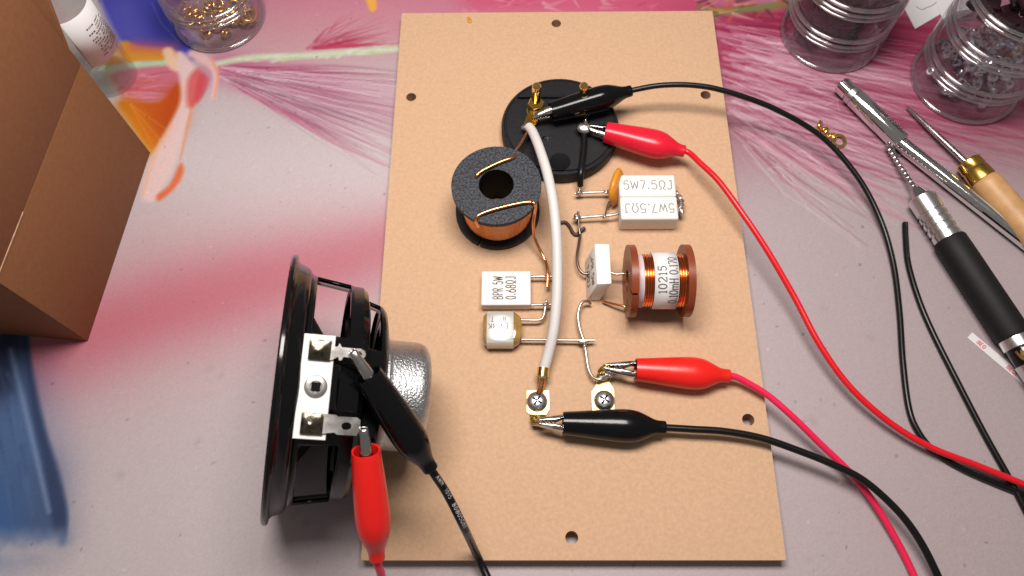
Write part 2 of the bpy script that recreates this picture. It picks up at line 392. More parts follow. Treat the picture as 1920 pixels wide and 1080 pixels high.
# ================================================================== the table: one sheet with a printed flower pattern
def build_table():
    st = 0.62
    xs = np.concatenate([np.linspace(-900, -320, 14)[:-1], np.arange(-310, 270, st), np.linspace(275, 850, 14)])
    ys = np.concatenate([np.linspace(-500, -40, 12)[:-1], np.arange(-32, 296, st), np.linspace(300, 900, 14)])
    nx, ny = len(xs), len(ys)
    X, Y = np.meshgrid(xs, ys)
    Cc = np.empty((ny, nx, 3)); Cc[:] = (196, 184, 187)
    w = lambda px, py: tuple(P(px, py, 0))[:2]
    def sub(pts, pad):
        a = np.array(pts); x0, y0 = a.min(0)-pad; x1, y1 = a.max(0)+pad
        i0, i1 = np.searchsorted(xs, [x0, x1]); j0, j1 = np.searchsorted(ys, [y0, y1])
        return slice(max(0, j0-1), j1+1), slice(max(0, i0-1), i1+1)
    def dist(pts, sl):
        x, y = X[sl], Y[sl]; best = np.full(x.shape, 1e9); tt = np.zeros(x.shape); n = len(pts)-1
        for k in range(n):
            (ax, ay), (bx, by) = pts[k], pts[k+1]; dx, dy = bx-ax, by-ay; q = dx*dx+dy*dy+1e-9
            t = np.clip(((x-ax)*dx+(y-ay)*dy)/q, 0, 1); d = np.hypot(x-ax-t*dx, y-ay-t*dy)
            m_ = d < best; best = np.where(m_, d, best); tt = np.where(m_, (k+t)/n, tt)
        return best, tt
    def blend(sl, a, col):
        a = np.clip(a, 0, 1)[..., None]; Cc[sl] = Cc[sl]*(1-a)+np.array(col, float)*a
    def line(pp, w0, w1, col, alpha=1.0, soft=.5, world_pts=False, fade=0.0):
        if len(pp) > 3: pp = [(p.x, p.y) for p in spline([V((a_, b_, 0)) for a_, b_ in pp], 4)]
        if w0 < .38: alpha *= (w0/.38)**.6; w0 = .38
        w1 = max(w1, .3)
        pts = pp if world_pts else [w(*p) for p in pp]; sl = sub(pts, max(w0, w1)*(1+soft)+2)
        d, t = dist(pts, sl); hw = w0+(w1-w0)*t
        a = np.clip((hw*(1+soft)-d)/(hw*soft*2+.4), 0, 1)*alpha
        if fade: a = a*(1-fade*t)
        blend(sl, a, col)
    def gauss(pp, sig, col, alpha):
        pts = [w(*p) for p in pp]; sl = sub(pts, sig*3); d, t = dist(pts, sl); blend(sl, alpha*np.exp(-(d/sig)**2/2), col)
    def poly(pp, col, alpha=1.0, soft=1.5):
        q = [V((p[0], p[1], 0)) for p in pp]; q = [q[-1]]+q+[q[0], q[1]]; sm = spline(q, 4)[4:-4]
        pts = [w(p.x, p.y) for p in sm[:-1]]; sl = sub(pts, soft*2+1); x, y = X[sl], Y[sl]; ins = np.zeros(x.shape, bool)
        n = len(pts)
        for k in range(n):
            (ax, ay), (bx, by) = pts[k], pts[(k+1) % n]
            c = ((ay > y) != (by > y)) & (x < (bx-ax)*(y-ay)/(by-ay+1e-12)+ax); ins ^= c
        soft *= .5; d, _ = dist(pts+[pts[0]], sl); sd = np.where(ins, d, -d)
        blend(sl, np.clip(sd/soft*.5+.5, 0, 1)*alpha, col)
    rg = random.Random(3)
    def fan(n, src, dst, w0, w1, cols, alpha, bend=8, fade=.6):
        for _ in range(n):
            a = rg.random(); b = min(1, max(0, a+rg.gauss(0, .12)))
            s0 = [src[0][i]+(src[1][i]-src[0][i])*a for i in (0, 1)]; e0 = [dst[0][i]+(dst[1][i]-dst[0][i])*b for i in (0, 1)]
            q = rg.uniform(0, .45); r_ = rg.uniform(.5, 1.05)
            p0 = [s0[i]+(e0[i]-s0[i])*q for i in (0, 1)]; p1 = [s0[i]+(e0[i]-s0[i])*r_ for i in (0, 1)]
            mid = [(p0[i]+p1[i])/2+rg.uniform(-bend, bend) for i in (0, 1)]
            line([p0, mid, p1], rg.uniform(*w0), rg.uniform(*w1), rg.choice(cols), rg.uniform(*alpha), .6, fade=fade)
    # soft washes
    gauss([(-200, 760), (120, 645), (300, 580), (470, 530), (600, 495), (760, 440)], 13, (190, 70, 90), .62)
    gauss([(60, 660), (300, 570), (560, 500)], 26, (200, 120, 135), .45)
    gauss([(480, -30), (700, -20), (900, -10), (1250, -20)], 24, (204, 110, 140), .8)
    gauss([(520, 60), (700, 40)], 16, (205, 140, 150), .5)
    gauss([(900, 0), (1100, 5), (1300, 10)], 7, (214, 70, 110), .55)
    gauss([(1360, 90), (1600, 70), (1950, 110)], 26, (172, 44, 88), .85)
    gauss([(1360, 220), (1600, 190), (2000, 240)], 24, (150, 84, 100), .75)
    gauss([(1650, 500), (1800, 800), (1850, 1050)], 60, (180, 164, 168), .7)
    gauss([(360, 300), (520, 330), (700, 330)], 22, (218, 208, 212), .5)
    # left plume
    mag = [(176, 60, 104), (190, 84, 124), (205, 120, 150), (160, 60, 96), (150, 84, 110)]
    pale = [(226, 196, 218), (220, 206, 216), (214, 170, 196)]
    gauss([(420, 125), (520, 150), (600, 172)], 7, (190, 92, 132), .75); gauss([(560, 160), (820, 230)], 9, (196, 130, 158), .5)
    fan(90, [(392, 118), (412, 150)], [(790, 130), (745, 320)], (.35, .9), (.1, .35), mag, (.35, .85))
    fan(50, [(400, 122), (415, 150)], [(800, 150), (745, 310)], (.3, .7), (.1, .3), pale, (.4, .9))
    fan(60, [(420, 140), (440, 160)], [(800, 210), (745, 330)], (.2, .4), (.05, .2), [(120, 80, 98), (100, 70, 84), (160, 100, 124)], (.3, .7))
    fan(26, [(572, 92), (590, 90)], [(690, 0), (760, 76)], (.4, 1.1), (.1, .3), [(184, 60, 96), (196, 84, 112), (170, 70, 100)], (.4, .9), 5)
    fan(14, [(572, 92), (590, 90)], [(720, 60), (760, 80)], (.6, 1.3), (.1, .3), [(176, 46, 80), (190, 70, 100)], (.5, .9), 4)
    fan(110, [(405, 122), (425, 150)], [(830, 140), (740, 350)], (.2, .38), (.1, .3), [(206, 170, 186), (150, 70, 100), (236, 222, 230), (128, 88, 104)], (.5, .95), 10, .5)
    # stem
    for pts, c in (([(196, 128), (330, 116)], (188, 214, 182)), ([(405, 120), (470, 108), (560, 105), (650, 98), (800, 88)], (206, 218, 190))):
        line(pts, 2.0, 1.9, c, .95, .5)
    for _ in range(70):
        x = rg.choice([rg.uniform(200, 330), rg.uniform(420, 745)]); y = 128-12*(x-196)/134 if x < 335 else 118-.078*(x-405)
        y += rg.uniform(-7, 7); line([(x, y), (x+rg.uniform(8, 26), y+rg.uniform(-6, 2))], rg.uniform(.5, 1.2), .3, rg.choice([(218, 230, 208), (180, 200, 156), (192, 208, 150), (210, 224, 208)]), .6)
    # iris, blue and orange
    poly([(180, -60), (330, -60), (340, 40), (372, 96), (350, 116), (318, 92), (250, 88), (215, 60)], (72, 72, 176), .97, 3.5)
    gauss([(270, 20), (320, 60)], 9, (58, 62, 168), .8); gauss([(240, 20), (250, 55)], 6, (96, 96, 190), .6)
    line([(285, 5), (300, 40), (335, 80)], .35, .2, (150, 150, 210), .6)
    poly([(198, 122), (228, 78), (262, 86), (330, 96), (334, 116), (260, 114), (205, 128)], (222, 150, 40), .95, 2.5)
    gauss([(255, 86), (320, 90)], 3, (190, 90, 110), .6)
    line([(196, 128), (260, 124), (330, 116)], 2.2, 2.0, (186, 212, 180), .95, .4)
    poly([(218, 135), (338, 125), (335, 175), (300, 190), (240, 190), (220, 165)], (206, 112, 134), .95, 2.5)
    fan(26, [(222, 140), (224, 185)], [(340, 128), (330, 185)], (.5, 1.0), (.2, .5), [(214, 92, 120), (226, 160, 170), (190, 70, 100), (204, 90, 60)], (.4, .8), 6, .2)
    poly([(226, 190), (300, 190), (334, 156), (346, 190), (330, 235), (308, 268), (288, 280), (262, 250), (240, 215)], (200, 88, 18), .97, 2.5)
    gauss([(235, 200), (285, 275)], 4, (218, 130, 20), .8); gauss([(330, 175), (320, 230)], 5, (184, 66, 14), .6)
    for e in ((296, 290), (310, 275), (322, 250)): line([(244, 195), e], .4, .3, (232, 150, 80), .7)
    poly([(305, 95), (322, 90), (336, 120), (338, 135), (318, 128)], (240, 200, 170), .95, 2)
    poly([(330, 104), (346, 100), (370, 135), (374, 170), (356, 215), (340, 270), (322, 320), (304, 352), (292, 376), (266, 372), (276, 320), (292, 278), (314, 240), (336, 195), (338, 160)], (232, 202, 200), .97, 2.5)
    line([(322, 235), (298, 276), (280, 320), (268, 366)], 1.0, .8, (238, 176, 140), .6, .8)
    line([(372, 150), (352, 235), (338, 300)], .9, .6, (236, 150, 100), .8); poly([(352, 150), (372, 128), (384, 150), (372, 190), (352, 200)], (212, 80, 80), .8, 3)
    poly([(338, 306), (344, 322), (330, 350), (300, 376), (294, 366), (318, 346)], (226, 110, 70), .95, 2)
    line([(362, 100), (392, 118), (404, 140), (400, 184)], 3.0, 1.2, (232, 190, 190), .95, .4); line([(398, 112), (409, 140), (402, 184)], .8, .5, (240, 150, 100), .8)
    poly([(374, 140), (392, 148), (382, 178), (366, 190)], (208, 70, 90), .7, 2)
    poly([(682, -20), (700, -20), (706, 14), (694, 20)], (246, 178, 70), .9, 1.5)
    # right plume
    deep = [(158, 36, 74), (172, 46, 86), (140, 36, 66), (186, 74, 108), (164, 60, 92)]
    mid = [(188, 112, 138), (200, 140, 158), (176, 96, 122), (210, 170, 182)]
    fan(240, [(1330, 10), (1350, 150)], [(2000, 60), (1950, 300)], (.6, 1.8), (.4, 1.0), deep, (.25, .65), 16, .5)
    fan(200, [(1330, 60), (1360, 230)], [(1980, 200), (1800, 470)], (.5, 1.3), (.3, .8), mid, (.25, .6), 16, .6)
    fan(120, [(1340, 40), (1350, 200)], [(1800, 140), (1650, 380)], (.4, 1.0), (.1, .4), [(226, 190, 204), (214, 150, 180), (230, 206, 214)], (.3, .8), 16, .5)
    fan(60, [(1350, 120), (1360, 260)], [(1900, 260), (1500, 420)], (.25, .5), (.1, .3), mid+[(170, 120, 140)], (.3, .7), 12, .8)
    fan(150, [(1330, 20), (1360, 240)], [(2000, 110), (1860, 400)], (.4, .8), (.3, .5), [(120, 24, 60), (140, 40, 78), (130, 50, 76)], (.2, .6), 18, .6)
    fan(90, [(1330, 40), (1360, 240)], [(2000, 140), (1840, 420)], (.4, .8), (.3, .5), [(226, 190, 204), (214, 164, 186)], (.25, .6), 18, .6)
    fan(170, [(1330, 20), (1362, 250)], [(1990, 120), (1620, 470)], (.2, .38), (.1, .3), [(232, 206, 216), (130, 50, 78), (214, 160, 182), (240, 224, 230)], (.45, .9), 18, .5)
    line([(1325, 22), (1390, 18), (1460, 10), (1560, -10)], 2.4, 2.0, (118, 130, 76), .95, .6)
    for _ in range(46):
        x = rg.uniform(1310, 1560); y = 20-.09*(x-1325)+rg.uniform(-20, 22)
        line([(x, y), (x+rg.uniform(10, 40), y+rg.uniform(-16, 22))], rg.uniform(.6, 1.6), .3, rg.choice([(214, 130, 70), (120, 60, 60), (196, 90, 70), (150, 160, 90), (222, 170, 150), (110, 120, 60), (90, 40, 60)]), .7)
    for _ in range(60):
        x = rg.uniform(860, 1340); y = rg.uniform(-30, 22)
        line([(x, y), (x+rg.uniform(8, 40), y+rg.uniform(-14, 14))], rg.uniform(.5, 1.4), .3, rg.choice([(226, 110, 140), (206, 60, 100), (230, 190, 196), (216, 150, 160)]), .6)
    # blue petal, lower left
    poly([(12, 610), (50, 610), (60, 700), (80, 790), (108, 890), (126, 965), (118, 1024), (88, 1012), (50, 1030), (18, 1018), (-20, 1040), (-160, 1040), (-120, 800), (-30, 690)], (64, 88, 130), .97, 1.8)
    gauss([(20, 760), (40, 900)], 12, (84, 112, 156), .6); gauss([(-10, 940), (0, 1000)], 9, (56, 96, 150), .7); gauss([(70, 900), (90, 1000)], 7, (70, 82, 116), .5)
    gauss([(5, 720), (12, 640)], 5, (34, 40, 60), .7)
    poly([(44, 640), (52, 650), (84, 800), (112, 890), (126, 965), (116, 1020), (100, 990), (82, 880), (56, 760)], (46, 58, 92), .8, 2.5)
    line([(20, 655), (40, 740), (62, 830), (92, 960)], .9, .7, (140, 162, 198), .75, 1.2)
    for k in range(9):
        x = -70+k*22; gauss([(x, 1022+6*math.sin(k*2.1)), (x+14, 1034+5*math.cos(k*1.7))], 2.2, (186, 176, 182), .55); gauss([(x+8, 1000), (x+16, 1014)], 1.6, (104, 124, 160), .5)
    for k in range(40):
        y = rg.uniform(680, 930); x = rg.uniform(-40, 20+(y-640)*.17); line([(x, y), (x+rg.uniform(4, 16), y+rg.uniform(30, 80))], rg.uniform(.5, 1.4), .3, rg.choice([(86, 116, 160), (52, 74, 116), (74, 100, 146)]), .3)
    # faint stains
    for _ in range(60):
        x, y = rg.uniform(200, 1900), rg.uniform(400, 1080); gauss([(x, y), (x+rg.uniform(-9, 9), y+rg.uniform(-6, 6))], rg.uniform(.4, 1.2), (160, 144, 142), rg.uniform(.08, .3))
    nr = np.random.default_rng(4)
    for _ in range(420):                                   # specks and lint
        x, y = rg.uniform(-280, 240), rg.uniform(-20, 270); i, j = np.searchsorted(xs, x), np.searchsorted(ys, y)
        if 0 < i < nx-2 and 0 < j < ny-2: Cc[j:j+rg.choice((1, 1, 2)), i:i+rg.choice((1, 1, 2))] *= rg.choice((.8, .86, .9, 1.08, 1.12))
    Cc *= 1+nr.normal(0, .012, (ny, nx, 1)); Cc = np.clip(Cc, 0, 255)
    Cc /= 255.0
    lin = np.where(Cc > .04045, ((Cc+.055)/1.055)**2.4, Cc/12.92)*.80
    verts = np.zeros((ny*nx, 3), np.float32); verts[:, 0] = X.ravel()*S; verts[:, 1] = Y.ravel()*S
    idx = np.arange(ny*nx).reshape(ny, nx)
    quads = np.stack([idx[:-1, :-1], idx[:-1, 1:], idx[1:, 1:], idx[1:, :-1]], -1).reshape(-1, 4).astype(np.int32)
    me = bpy.data.meshes.new('table_top'); nq = len(quads)
    me.vertices.add(len(verts)); me.vertices.foreach_set('co', verts.ravel())
    me.loops.add(nq*4); me.loops.foreach_set('vertex_index', quads.ravel())
    me.polygons.add(nq); me.polygons.foreach_set('loop_start', np.arange(0, nq*4, 4, dtype=np.int32))
    me.update(calc_edges=True)
    at = me.color_attributes.new('print', 'FLOAT_COLOR', 'POINT')
    at.data.foreach_set('color', np.concatenate([lin.reshape(-1, 3), np.ones((ny*nx, 1))], 1).astype(np.float32).ravel())
    mt = mat('printed_mat', (0.5, 0.5, 0.5), 0.5, spec=0.3, bump=0.02, bscale=700)
    nt = mt.node_tree; b = nt.nodes['Principled BSDF']
    vc = nt.nodes.new('ShaderNodeVertexColor'); vc.layer_name = 'print'
    tc = nt.nodes.new('ShaderNodeTexCoord'); nz = nt.nodes.new('ShaderNodeTexNoise'); nz.inputs['Scale'].default_value = 1400; nz.inputs['Detail'].default_value = 3
    nt.links.new(tc.outputs['Object'], nz.inputs['Vector'])
    mr = nt.nodes.new('ShaderNodeMapRange'); mr.inputs['To Min'].default_value = .91; mr.inputs['To Max'].default_value = 1.09
    nt.links.new(nz.outputs['Fac'], mr.inputs['Value'])
    mx = nt.nodes.new('ShaderNodeVectorMath'); mx.operation = 'SCALE'
    nt.links.new(vc.outputs['Color'], mx.inputs[0]); nt.links.new(mr.outputs['Result'], mx.inputs['Scale']); nt.links.new(mx.outputs['Vector'], b.inputs['Base Color'])
    me.materials.append(mt)
    o = bpy.data.objects.new('table_top', me); COL.objects.link(o); o['kind'] = 'structure'
build_table()

# ================================================================== MDF board with drilled holes
BT = 6.0                                            # top of the board
def build_board():
    W, H = 75.0, 250.56
    holes = [(771, 182), (1043, 44), (1323, 178), (1403, 787), (1072, 1008), (712, 800)]
    hs = [circ(p.x, p.y, 2.3, 28) for p in (P(x, y, BT) for x, y in holes)]
    r = 0.5; ol = []
    for cx, cy, a in ((W-r, r, -90), (W-r, H-r, 0), (-W+r, H-r, 90), (-W+r, r, 180)):
        ol += [(cx+r*math.cos(math.radians(a+t)), cy+r*math.sin(math.radians(a+t))) for t in (0, 30, 60, 90)]
    o = single('mdf_board', plate(ol, hs, 0.05, BT), M['mdf'], (0, 0, 0), 'bare tan fibreboard panel with drilled holes carrying the crossover parts', 'board', smooth=False)
    o.data.materials.append(M['mdf_edge'])
    for p in o.data.polygons:
        if abs(p.normal.z) < .5: p.material_index = 1
build_board()

# ================================================================== components on the board
CUP = V((-0.4, 180.0, BT)); CZ = 13.0
def build_cup():
    t = thing('terminal_cup', 'round black plastic binding-post terminal cup lying face down on the board', 'terminal cup', CUP)
    R = 25.8
    mx = Matrix.Translation(CUP)
    part('body', xf(lathe([(0, 0.02), (R-.8, 0.02), (R, .8), (R, CZ-BT-1.2), (R-.6, CZ-BT-.4), (R-1.2, CZ-BT-.4), (R-1.6, CZ-BT-.9), (0, CZ-BT-.9)], 96), mx), M['black_plastic'], t)
    # raised back housing: the flat land in front, a lower sloped recess behind the posts
    z = CZ-.9
    def chord(y0, y1, r, n=28):
        a0 = math.asin(max(-1, y0/r)); a1 = math.asin(min(1, y1/r)); pts = []
        for k in range(n+1): a = a0+(a1-a0)*k/n; pts.append((r*math.cos(a), r*math.sin(a)))
        return pts+[(-x, y) for x, y in reversed(pts)]
    part('front_land', xf(prism(chord(-23.2, 6.2, 23.6), CZ-BT-1.0, CZ-BT-.1, .25), mx), M['black_plastic'], t)
    part('back_rib', xf(join(prism(chord(14.5, 16.0, 23.6), CZ-BT-1.0, CZ-BT+.4, .2), prism([(-14, 6.4), (14, 6.4), (14, 8.0), (-14, 8.0)], CZ-BT-1, CZ-BT+.5, .2)), mx), M['black_plastic'], t)
    c = P(1050, 303, CZ)
    part('round_recess_shade', xf(lathe([(0, 0), (4.3, 0), (4.5, .05), (4.5, -.3)], 32), Matrix.Translation(V((c.x, c.y, CZ-.06)))), M['shade_black'], t)  # raised near-black disc painting the shade of a recess
    pl = P(1027, 259, CZ)
    part('plus_mark', xf(join(rbox(3.0, .55, .25, .05), rbox(.55, 3.0, .24, .05)), Matrix.Translation(V((pl.x, pl.y, CZ+.02)))), M['black_grain'], t)
    dd = P(1020, 259, CZ)
    part('moulded_dot', xf(lathe([(0, .15), (.8, .12), (1, 0)], 14), Matrix.Translation(V((dd.x, dd.y, CZ-.05)))), M['shade_black'], t)
    for i, (px, ty) in enumerate(((1005, 0), (1090, 1))):
        b = P(px, 207, CZ+.3); b.y = 187.6; mb = Matrix.Translation(V((b.x, b.y, CZ-.6)))
        post = part('binding_post', xf(lathe([(0, 18), (1.5, 18), (1.9, 17.5), (1.95, 15), (1.95, 0)], 28), mb), M['gold'], t)
        part('washer', xf(lathe([(1.9, .9), (4.1, .9), (4.3, .7), (4.3, .0)], 32), mb), M['gold'], post)
        hx = [(3.75*math.cos(math.radians(60*k+10)), 3.75*math.sin(math.radians(60*k+10))) for k in range(6)]
        part('nut', xf(prism(hx, 1.8, 6.2, .3), mb), M['gold'], post)
        # solder tag: from the washer towards the front, lifted at its end
        tip = P(990, 240, CZ+3.2) if i == 0 else P(1095, 240, CZ+3.2)
        d = (tip-V((b.x, b.y, tip.z))); L = d.length; d.normalize(); s = V((-d.y, d.x, 0)); rings = []
        for k in range(9):
            u = k/8; wd = 3.0-.7*u; zz = CZ+.75+2.6*u*u; c0 = V((b.x, b.y, 0))+d*(L*1.02*u-1.5*(1-u))
            rings.append([V((c0+s*wd).to_tuple()[:2]+(zz,)), V((c0-s*wd).to_tuple()[:2]+(zz,)), V((c0-s*wd).to_tuple()[:2]+(zz-.7,)), V((c0+s*wd).to_tuple()[:2]+(zz-.7,))])
        tag_ = part('solder_tag', loft(rings, True, True), M['gold'], t, angle=30)
        sb = blob((tip.x, tip.y, tip.z+.4), 2.5, 1.9, 1.5, 4+i, .13, 18) if i == 0 else blob((tip.x, tip.y-.3, tip.z+.5), 3.5, 2.9, 1.6, 9, .06, 18)
        if i == 1: sb = join(sb, xf(lathe([(0, 4.2), (.4, 3.2), (1.1, 1.4), (1.5, 0)], 14), Matrix.Translation(V((tip.x+.4, tip.y+.8, tip.z+.9)))))
        part('solder_blob', sb, M['solder'], tag_)
build_cup()

def windings(r0, z0, z1, pitch, amp, n=96, base_r=None):
    prof = []; z = z0
    while z < z1-1e-6:
        for k in range(6): prof.append((r0+amp*math.sin(math.pi*k/6), z+pitch*k/6))
        z += pitch
    prof.append((r0, z)); return lathe(prof, n)
def slot_ring(R, r_in, slots, n=120):
    """outline of a flange with narrow V-like slots at given angles, plus the centre hole"""
    pts = []
    for k in range(n):
        a = 360*k/n
        if any(abs((a-s[0]+180) % 360-180) < s[1] for s in slots): continue
        pts.append((a, R*math.cos(math.radians(a)), R*math.sin(math.radians(a))))
    for s in slots:
        a0, dw, dep = s[:3]
        for da, rr in ((-dw, R), (-dw*.55, R-dep), (dw*.55, R-dep), (dw, R)):
            a = a0+da*(1 if rr == R else R/(R-dep)); pts.append(((a0+da) % 360, rr*math.cos(math.radians(a)), rr*math.sin(math.radians(a))))
    pts.sort(); return [(x, y) for _, x, y in pts], [circ(0, 0, r_in, 48)]
def build_black_coil():
    zt = 29.0; c = (P(846, 350, zt)+P(1015, 350, zt))/2; cy = (P(930, 277, zt).y+P(930, 418, zt).y)/2
    c = V((c.x, cy, BT)); R = 18.0
    t = thing('black_coil', 'copper-wound coil on a grainy black bobbin standing upright, left of the white cable', 'inductor', c)
    mx = Matrix.Translation(c); h = zt-BT
    rot = math.degrees(math.atan2((P(893, 412, zt)-c).y, (P(893, 412, zt)-c).x)) % 360
    a2 = math.degrees(math.atan2((P(967, 290, zt)-c).y, (P(967, 290, zt)-c).x)) % 360
    a3 = math.degrees(math.atan2((P(1004, 385, zt)-c).y, (P(1004, 385, zt)-c).x)) % 360
    ol, ho = slot_ring(R, 7.0, [(rot, 2.4, 4.2), (a3, 1.6, 1.2)])
    part('top_flange', xf(plate(ol, ho, h-2.2, h), mx), M['black_grain'], t, angle=30)
    ol2, ho2 = slot_ring(R-.2, 7.0, [(rot, 1.8, 5.0)])
    part('bottom_flange', xf(plate(ol2, ho2, .05, 2.2), mx), M['black_plastic'], t, angle=30)
    part('core', xf(lathe([(6.9, 0.1), (6.9, h-.02), (8.4, h-.5), (8.4, 2)], 48, closed=True), mx), M['shade_black'], t)
    part('winding', xf(windings(14.4, 2.2, h-2.2, .62, .16), mx), M['copper_wind'], t)
    tp = P(988, 425, 18)-c; a = math.atan2(tp.y, tp.x)
    patch = []
    for zz in (13.0, 19.8): patch.append([V((14.72*math.cos(a+da), 14.72*math.sin(a+da), zz-0.0)) for da in (-.16, -.08, 0, .08, .16)])
    part('tape_patch', xf(([*patch[0], *patch[1]], [(i, i+1, i+6, i+5) for i in range(4)]), mx), M['lilac_tape'], t)
    zs = zt+.75
    w1 = [P(893, 335, zt-2.5), P(893, 331, zs-.2), P(903, 321, zs+.3), P(935, 305, zs+.3), P(960, 296, zs), P(967, 291, zt-.5), P(970, 288, zt-3)]
    part('lead', wire(w1, .72), M['copper'], t)
    w2 = [P(897, 425, zt-4), P(893, 412, zt-.4), P(899, 403, zs), P(925, 393, zs+.3), P(970, 382, zs+.3), P(992, 379, zs), P(1003, 383, zs-.2), P(1003, 396, zt-4), P(1000, 418, 20), P(1002, 445, 14), P(1013, 470, 11), P(1022, 488, 10), P(1026, 505, 10.5), P(1027, 520, 10.4), P(1026, 538, 9.8)]
    part('lead', wire(w2, .7), M['copper'], t)
    w3 = [P(958, 298, 27), P(966, 285, 22), P(978, 268, 18.5), P(988, 250, 17.2), P(992, 243, 16.6)]
    part('lead', wire(w3, .75), M['copper'], t, label='bare copper lead running up to the left solder tag')
build_black_coil()

def leads_resistor_pair():
    zt = BT+9.6
    yb, ym, yf = P(1215, 327, zt).y, P(1215, 368, zt).y, P(1215, 411, zt).y
    g = 'white cement resistors lying side by side'
    xl = P(1162, 368, zt).x; xr = P(1269, 368, zt).x
    def one(y0, y1, up, label):
        cx = (xl+xr)/2; cy = (y0+y1)/2; L = xr-xl
        t = thing('cement_resistor', label, 'resistor', (cx, cy, BT), g)
        part('body', xf(rbox(L, abs(y1-y0)-.12, zt-BT-.05, .8, 3), Matrix.Translation(V((cx, cy, (zt+BT)/2)))), M['ceramic'], t)
        ux, uy = ((1, 0, 0), (0, 1, 0)) if up else ((-1, 0, 0), (0, -1, 0))
        part('print', text_geo('5W7.5OJ', 4.1, .42, plane_map(V((cx+.2, cy, zt-.025))-V(uy)*1.9, ux, uy), gap=.17, wide=.98), M['grey_ink'], t)
        return t
    t1 = one(ym, yb, True, 'white cement resistor printed 5W7.5ΩJ the right way up, rear of the pair')
    t2 = one(yf, ym, False, 'white cement resistor with its 5W7.5ΩJ print upside down, front of the pair')
    y1c, y2c = (ym+yb)/2, (yf+ym)/2
    a = P(1080, 362, 9.6)
    part('lead', wire([V((xl+.5, y1c-.6, 10.2)), P(1150, 359, 10.2), P(1130, 360, 10), P(1105, 361, 9.7), P(1078, 363, 9.4)], .55), M['wire'], t1)
    part('solder_blob', blob(P(1086, 362, 9.7), 1.3, 1.1, 1.0, 3, .2), M['solder'], t1)
    part('solder_blob', blob(P(1136, 360, 10.1), 1.3, .8, .7, 5, .2), M['solder'], t1)
    part('lead', wire([V((xl+.5, y2c+.8, 10.6)), P(1150, 403, 10.6), P(1125, 405, 10.3), P(1100, 407, 10), P(1074, 409, 9.8)], .55), M['wire'], t2)
    part('solder_blob', blob(P(1082, 407, 10.2), 1.8, 1.2, 1.0, 6, .25), M['solder'], t2)
    part('solder_blob', blob(P(1133, 405, 10.6), .9, .9, .8, 8, .2), M['solder'], t2)
    # twisted leads joining the two at the right end
    def twist(k):
        pts = []
        for i in range(25):
            u = i/24; y = y1c+(y2c-y1c)*u; b = 3.1*math.sin(math.pi*min(1, max(0, u)))
            an = u*15+k*math.pi; pts.append(V((xr+.3+b*.9+.55*math.cos(an), y, 10.6+.55*math.sin(an))))
        pts[0].x = pts[-1].x = xr-.6; return pts
    part('lead', tube(spline(twist(0), 3), .6, 8), M['wire'], t1)
    part('lead', tube(spline(twist(1), 3), .6, 8), M['wire'], t2)
    part('solder_blob', blob(V((xr+2.4, y2c+1.2, 10.6)), 1.1, 2.6, 1.1, 11, .2), M['solder'], t2)
    # black sleeved wire from the right solder tag
    p0 = P(1095, 250, 15.5)
    b = P(1086, 357, 9.8); t = thing('sleeved_wire', 'short black sleeved wire from the right solder tag down to the resistor lead', 'wire', (b.x, b.y, BT))
    part('sleeve', tube(spline([p0, P(1095, 270, 15.2), P(1092, 300, 15), P(1089, 325, 14.6), P(1088, 340, 12.3), P(1088, 348, 10.6)], 8), 1.35, 12), M['black_cable'], t)
    part('wire_end', wire([P(1088, 346, 10.8), P(1087, 356, 10), P(1086, 363, 9.7)], .6), M['dark_reflect_wire'], t)
leads_resistor_pair()

def build_orange_cap():
    # flat dipped capacitor standing on edge against the left end of the resistor pair
    b = P(1150, 386, BT+.6); top = P(1160, 313, 19.0)
    t = thing('dipped_capacitor', 'thin orange dipped capacitor standing on edge beside the white resistor pair', 'capacitor', (b.x, b.y, BT))
    c = V(((b.x+top.x)/2+.2, (b.y+top.y)/2, 12.9))
    u = V((top.x-b.x, top.y-b.y, 0)).normalized()        # along the body
    fr = frame(c, u, (0, 0, 1)) @ Matrix.Rotation(math.radians(-16), 4, 'X') @ Matrix.Rotation(math.radians(-12), 4, 'Z')
    L = 15.2; H = 12.6; rings = []
    for s_, k in ((-1.15, .72), (-1.0, .86), (-.55, .97), (0, 1), (.55, .97), (1.0, .86), (1.15, .72)):
        rings.append([fr @ V((x*k, s_*1.25, y*k)) for x, y in ((-L*.5, -H*.28), (-L*.36, -H*.44), (0, -H*.47), (L*.32, -H*.40), (L*.46, -H*.2), (L*.49, H*.1), (L*.42, H*.36), (L*.26, H*.46), (-L*.1, H*.49), (-L*.38, H*.4), (-L*.5, H*.18))])
    part('body', loft(rings, True, True), M['orange_epoxy'], t, angle=50)
    part('lead', wire([c-u*2-V((0, 0, 4.5)), P(1145, 375, 8.5), P(1139, 385, 8.8), P(1136, 398, 10.2), P(1134, 406, 11.3), P(1131, 409, 10.4)], .4), M['wire'], t)
    part('lead', wire([c+u*3-V((0, 0, 3)), P(1143, 358, 10.4), P(1137, 357, 11), P(1132, 361, 10.2)], .4), M['wire'], t)
build_orange_cap()

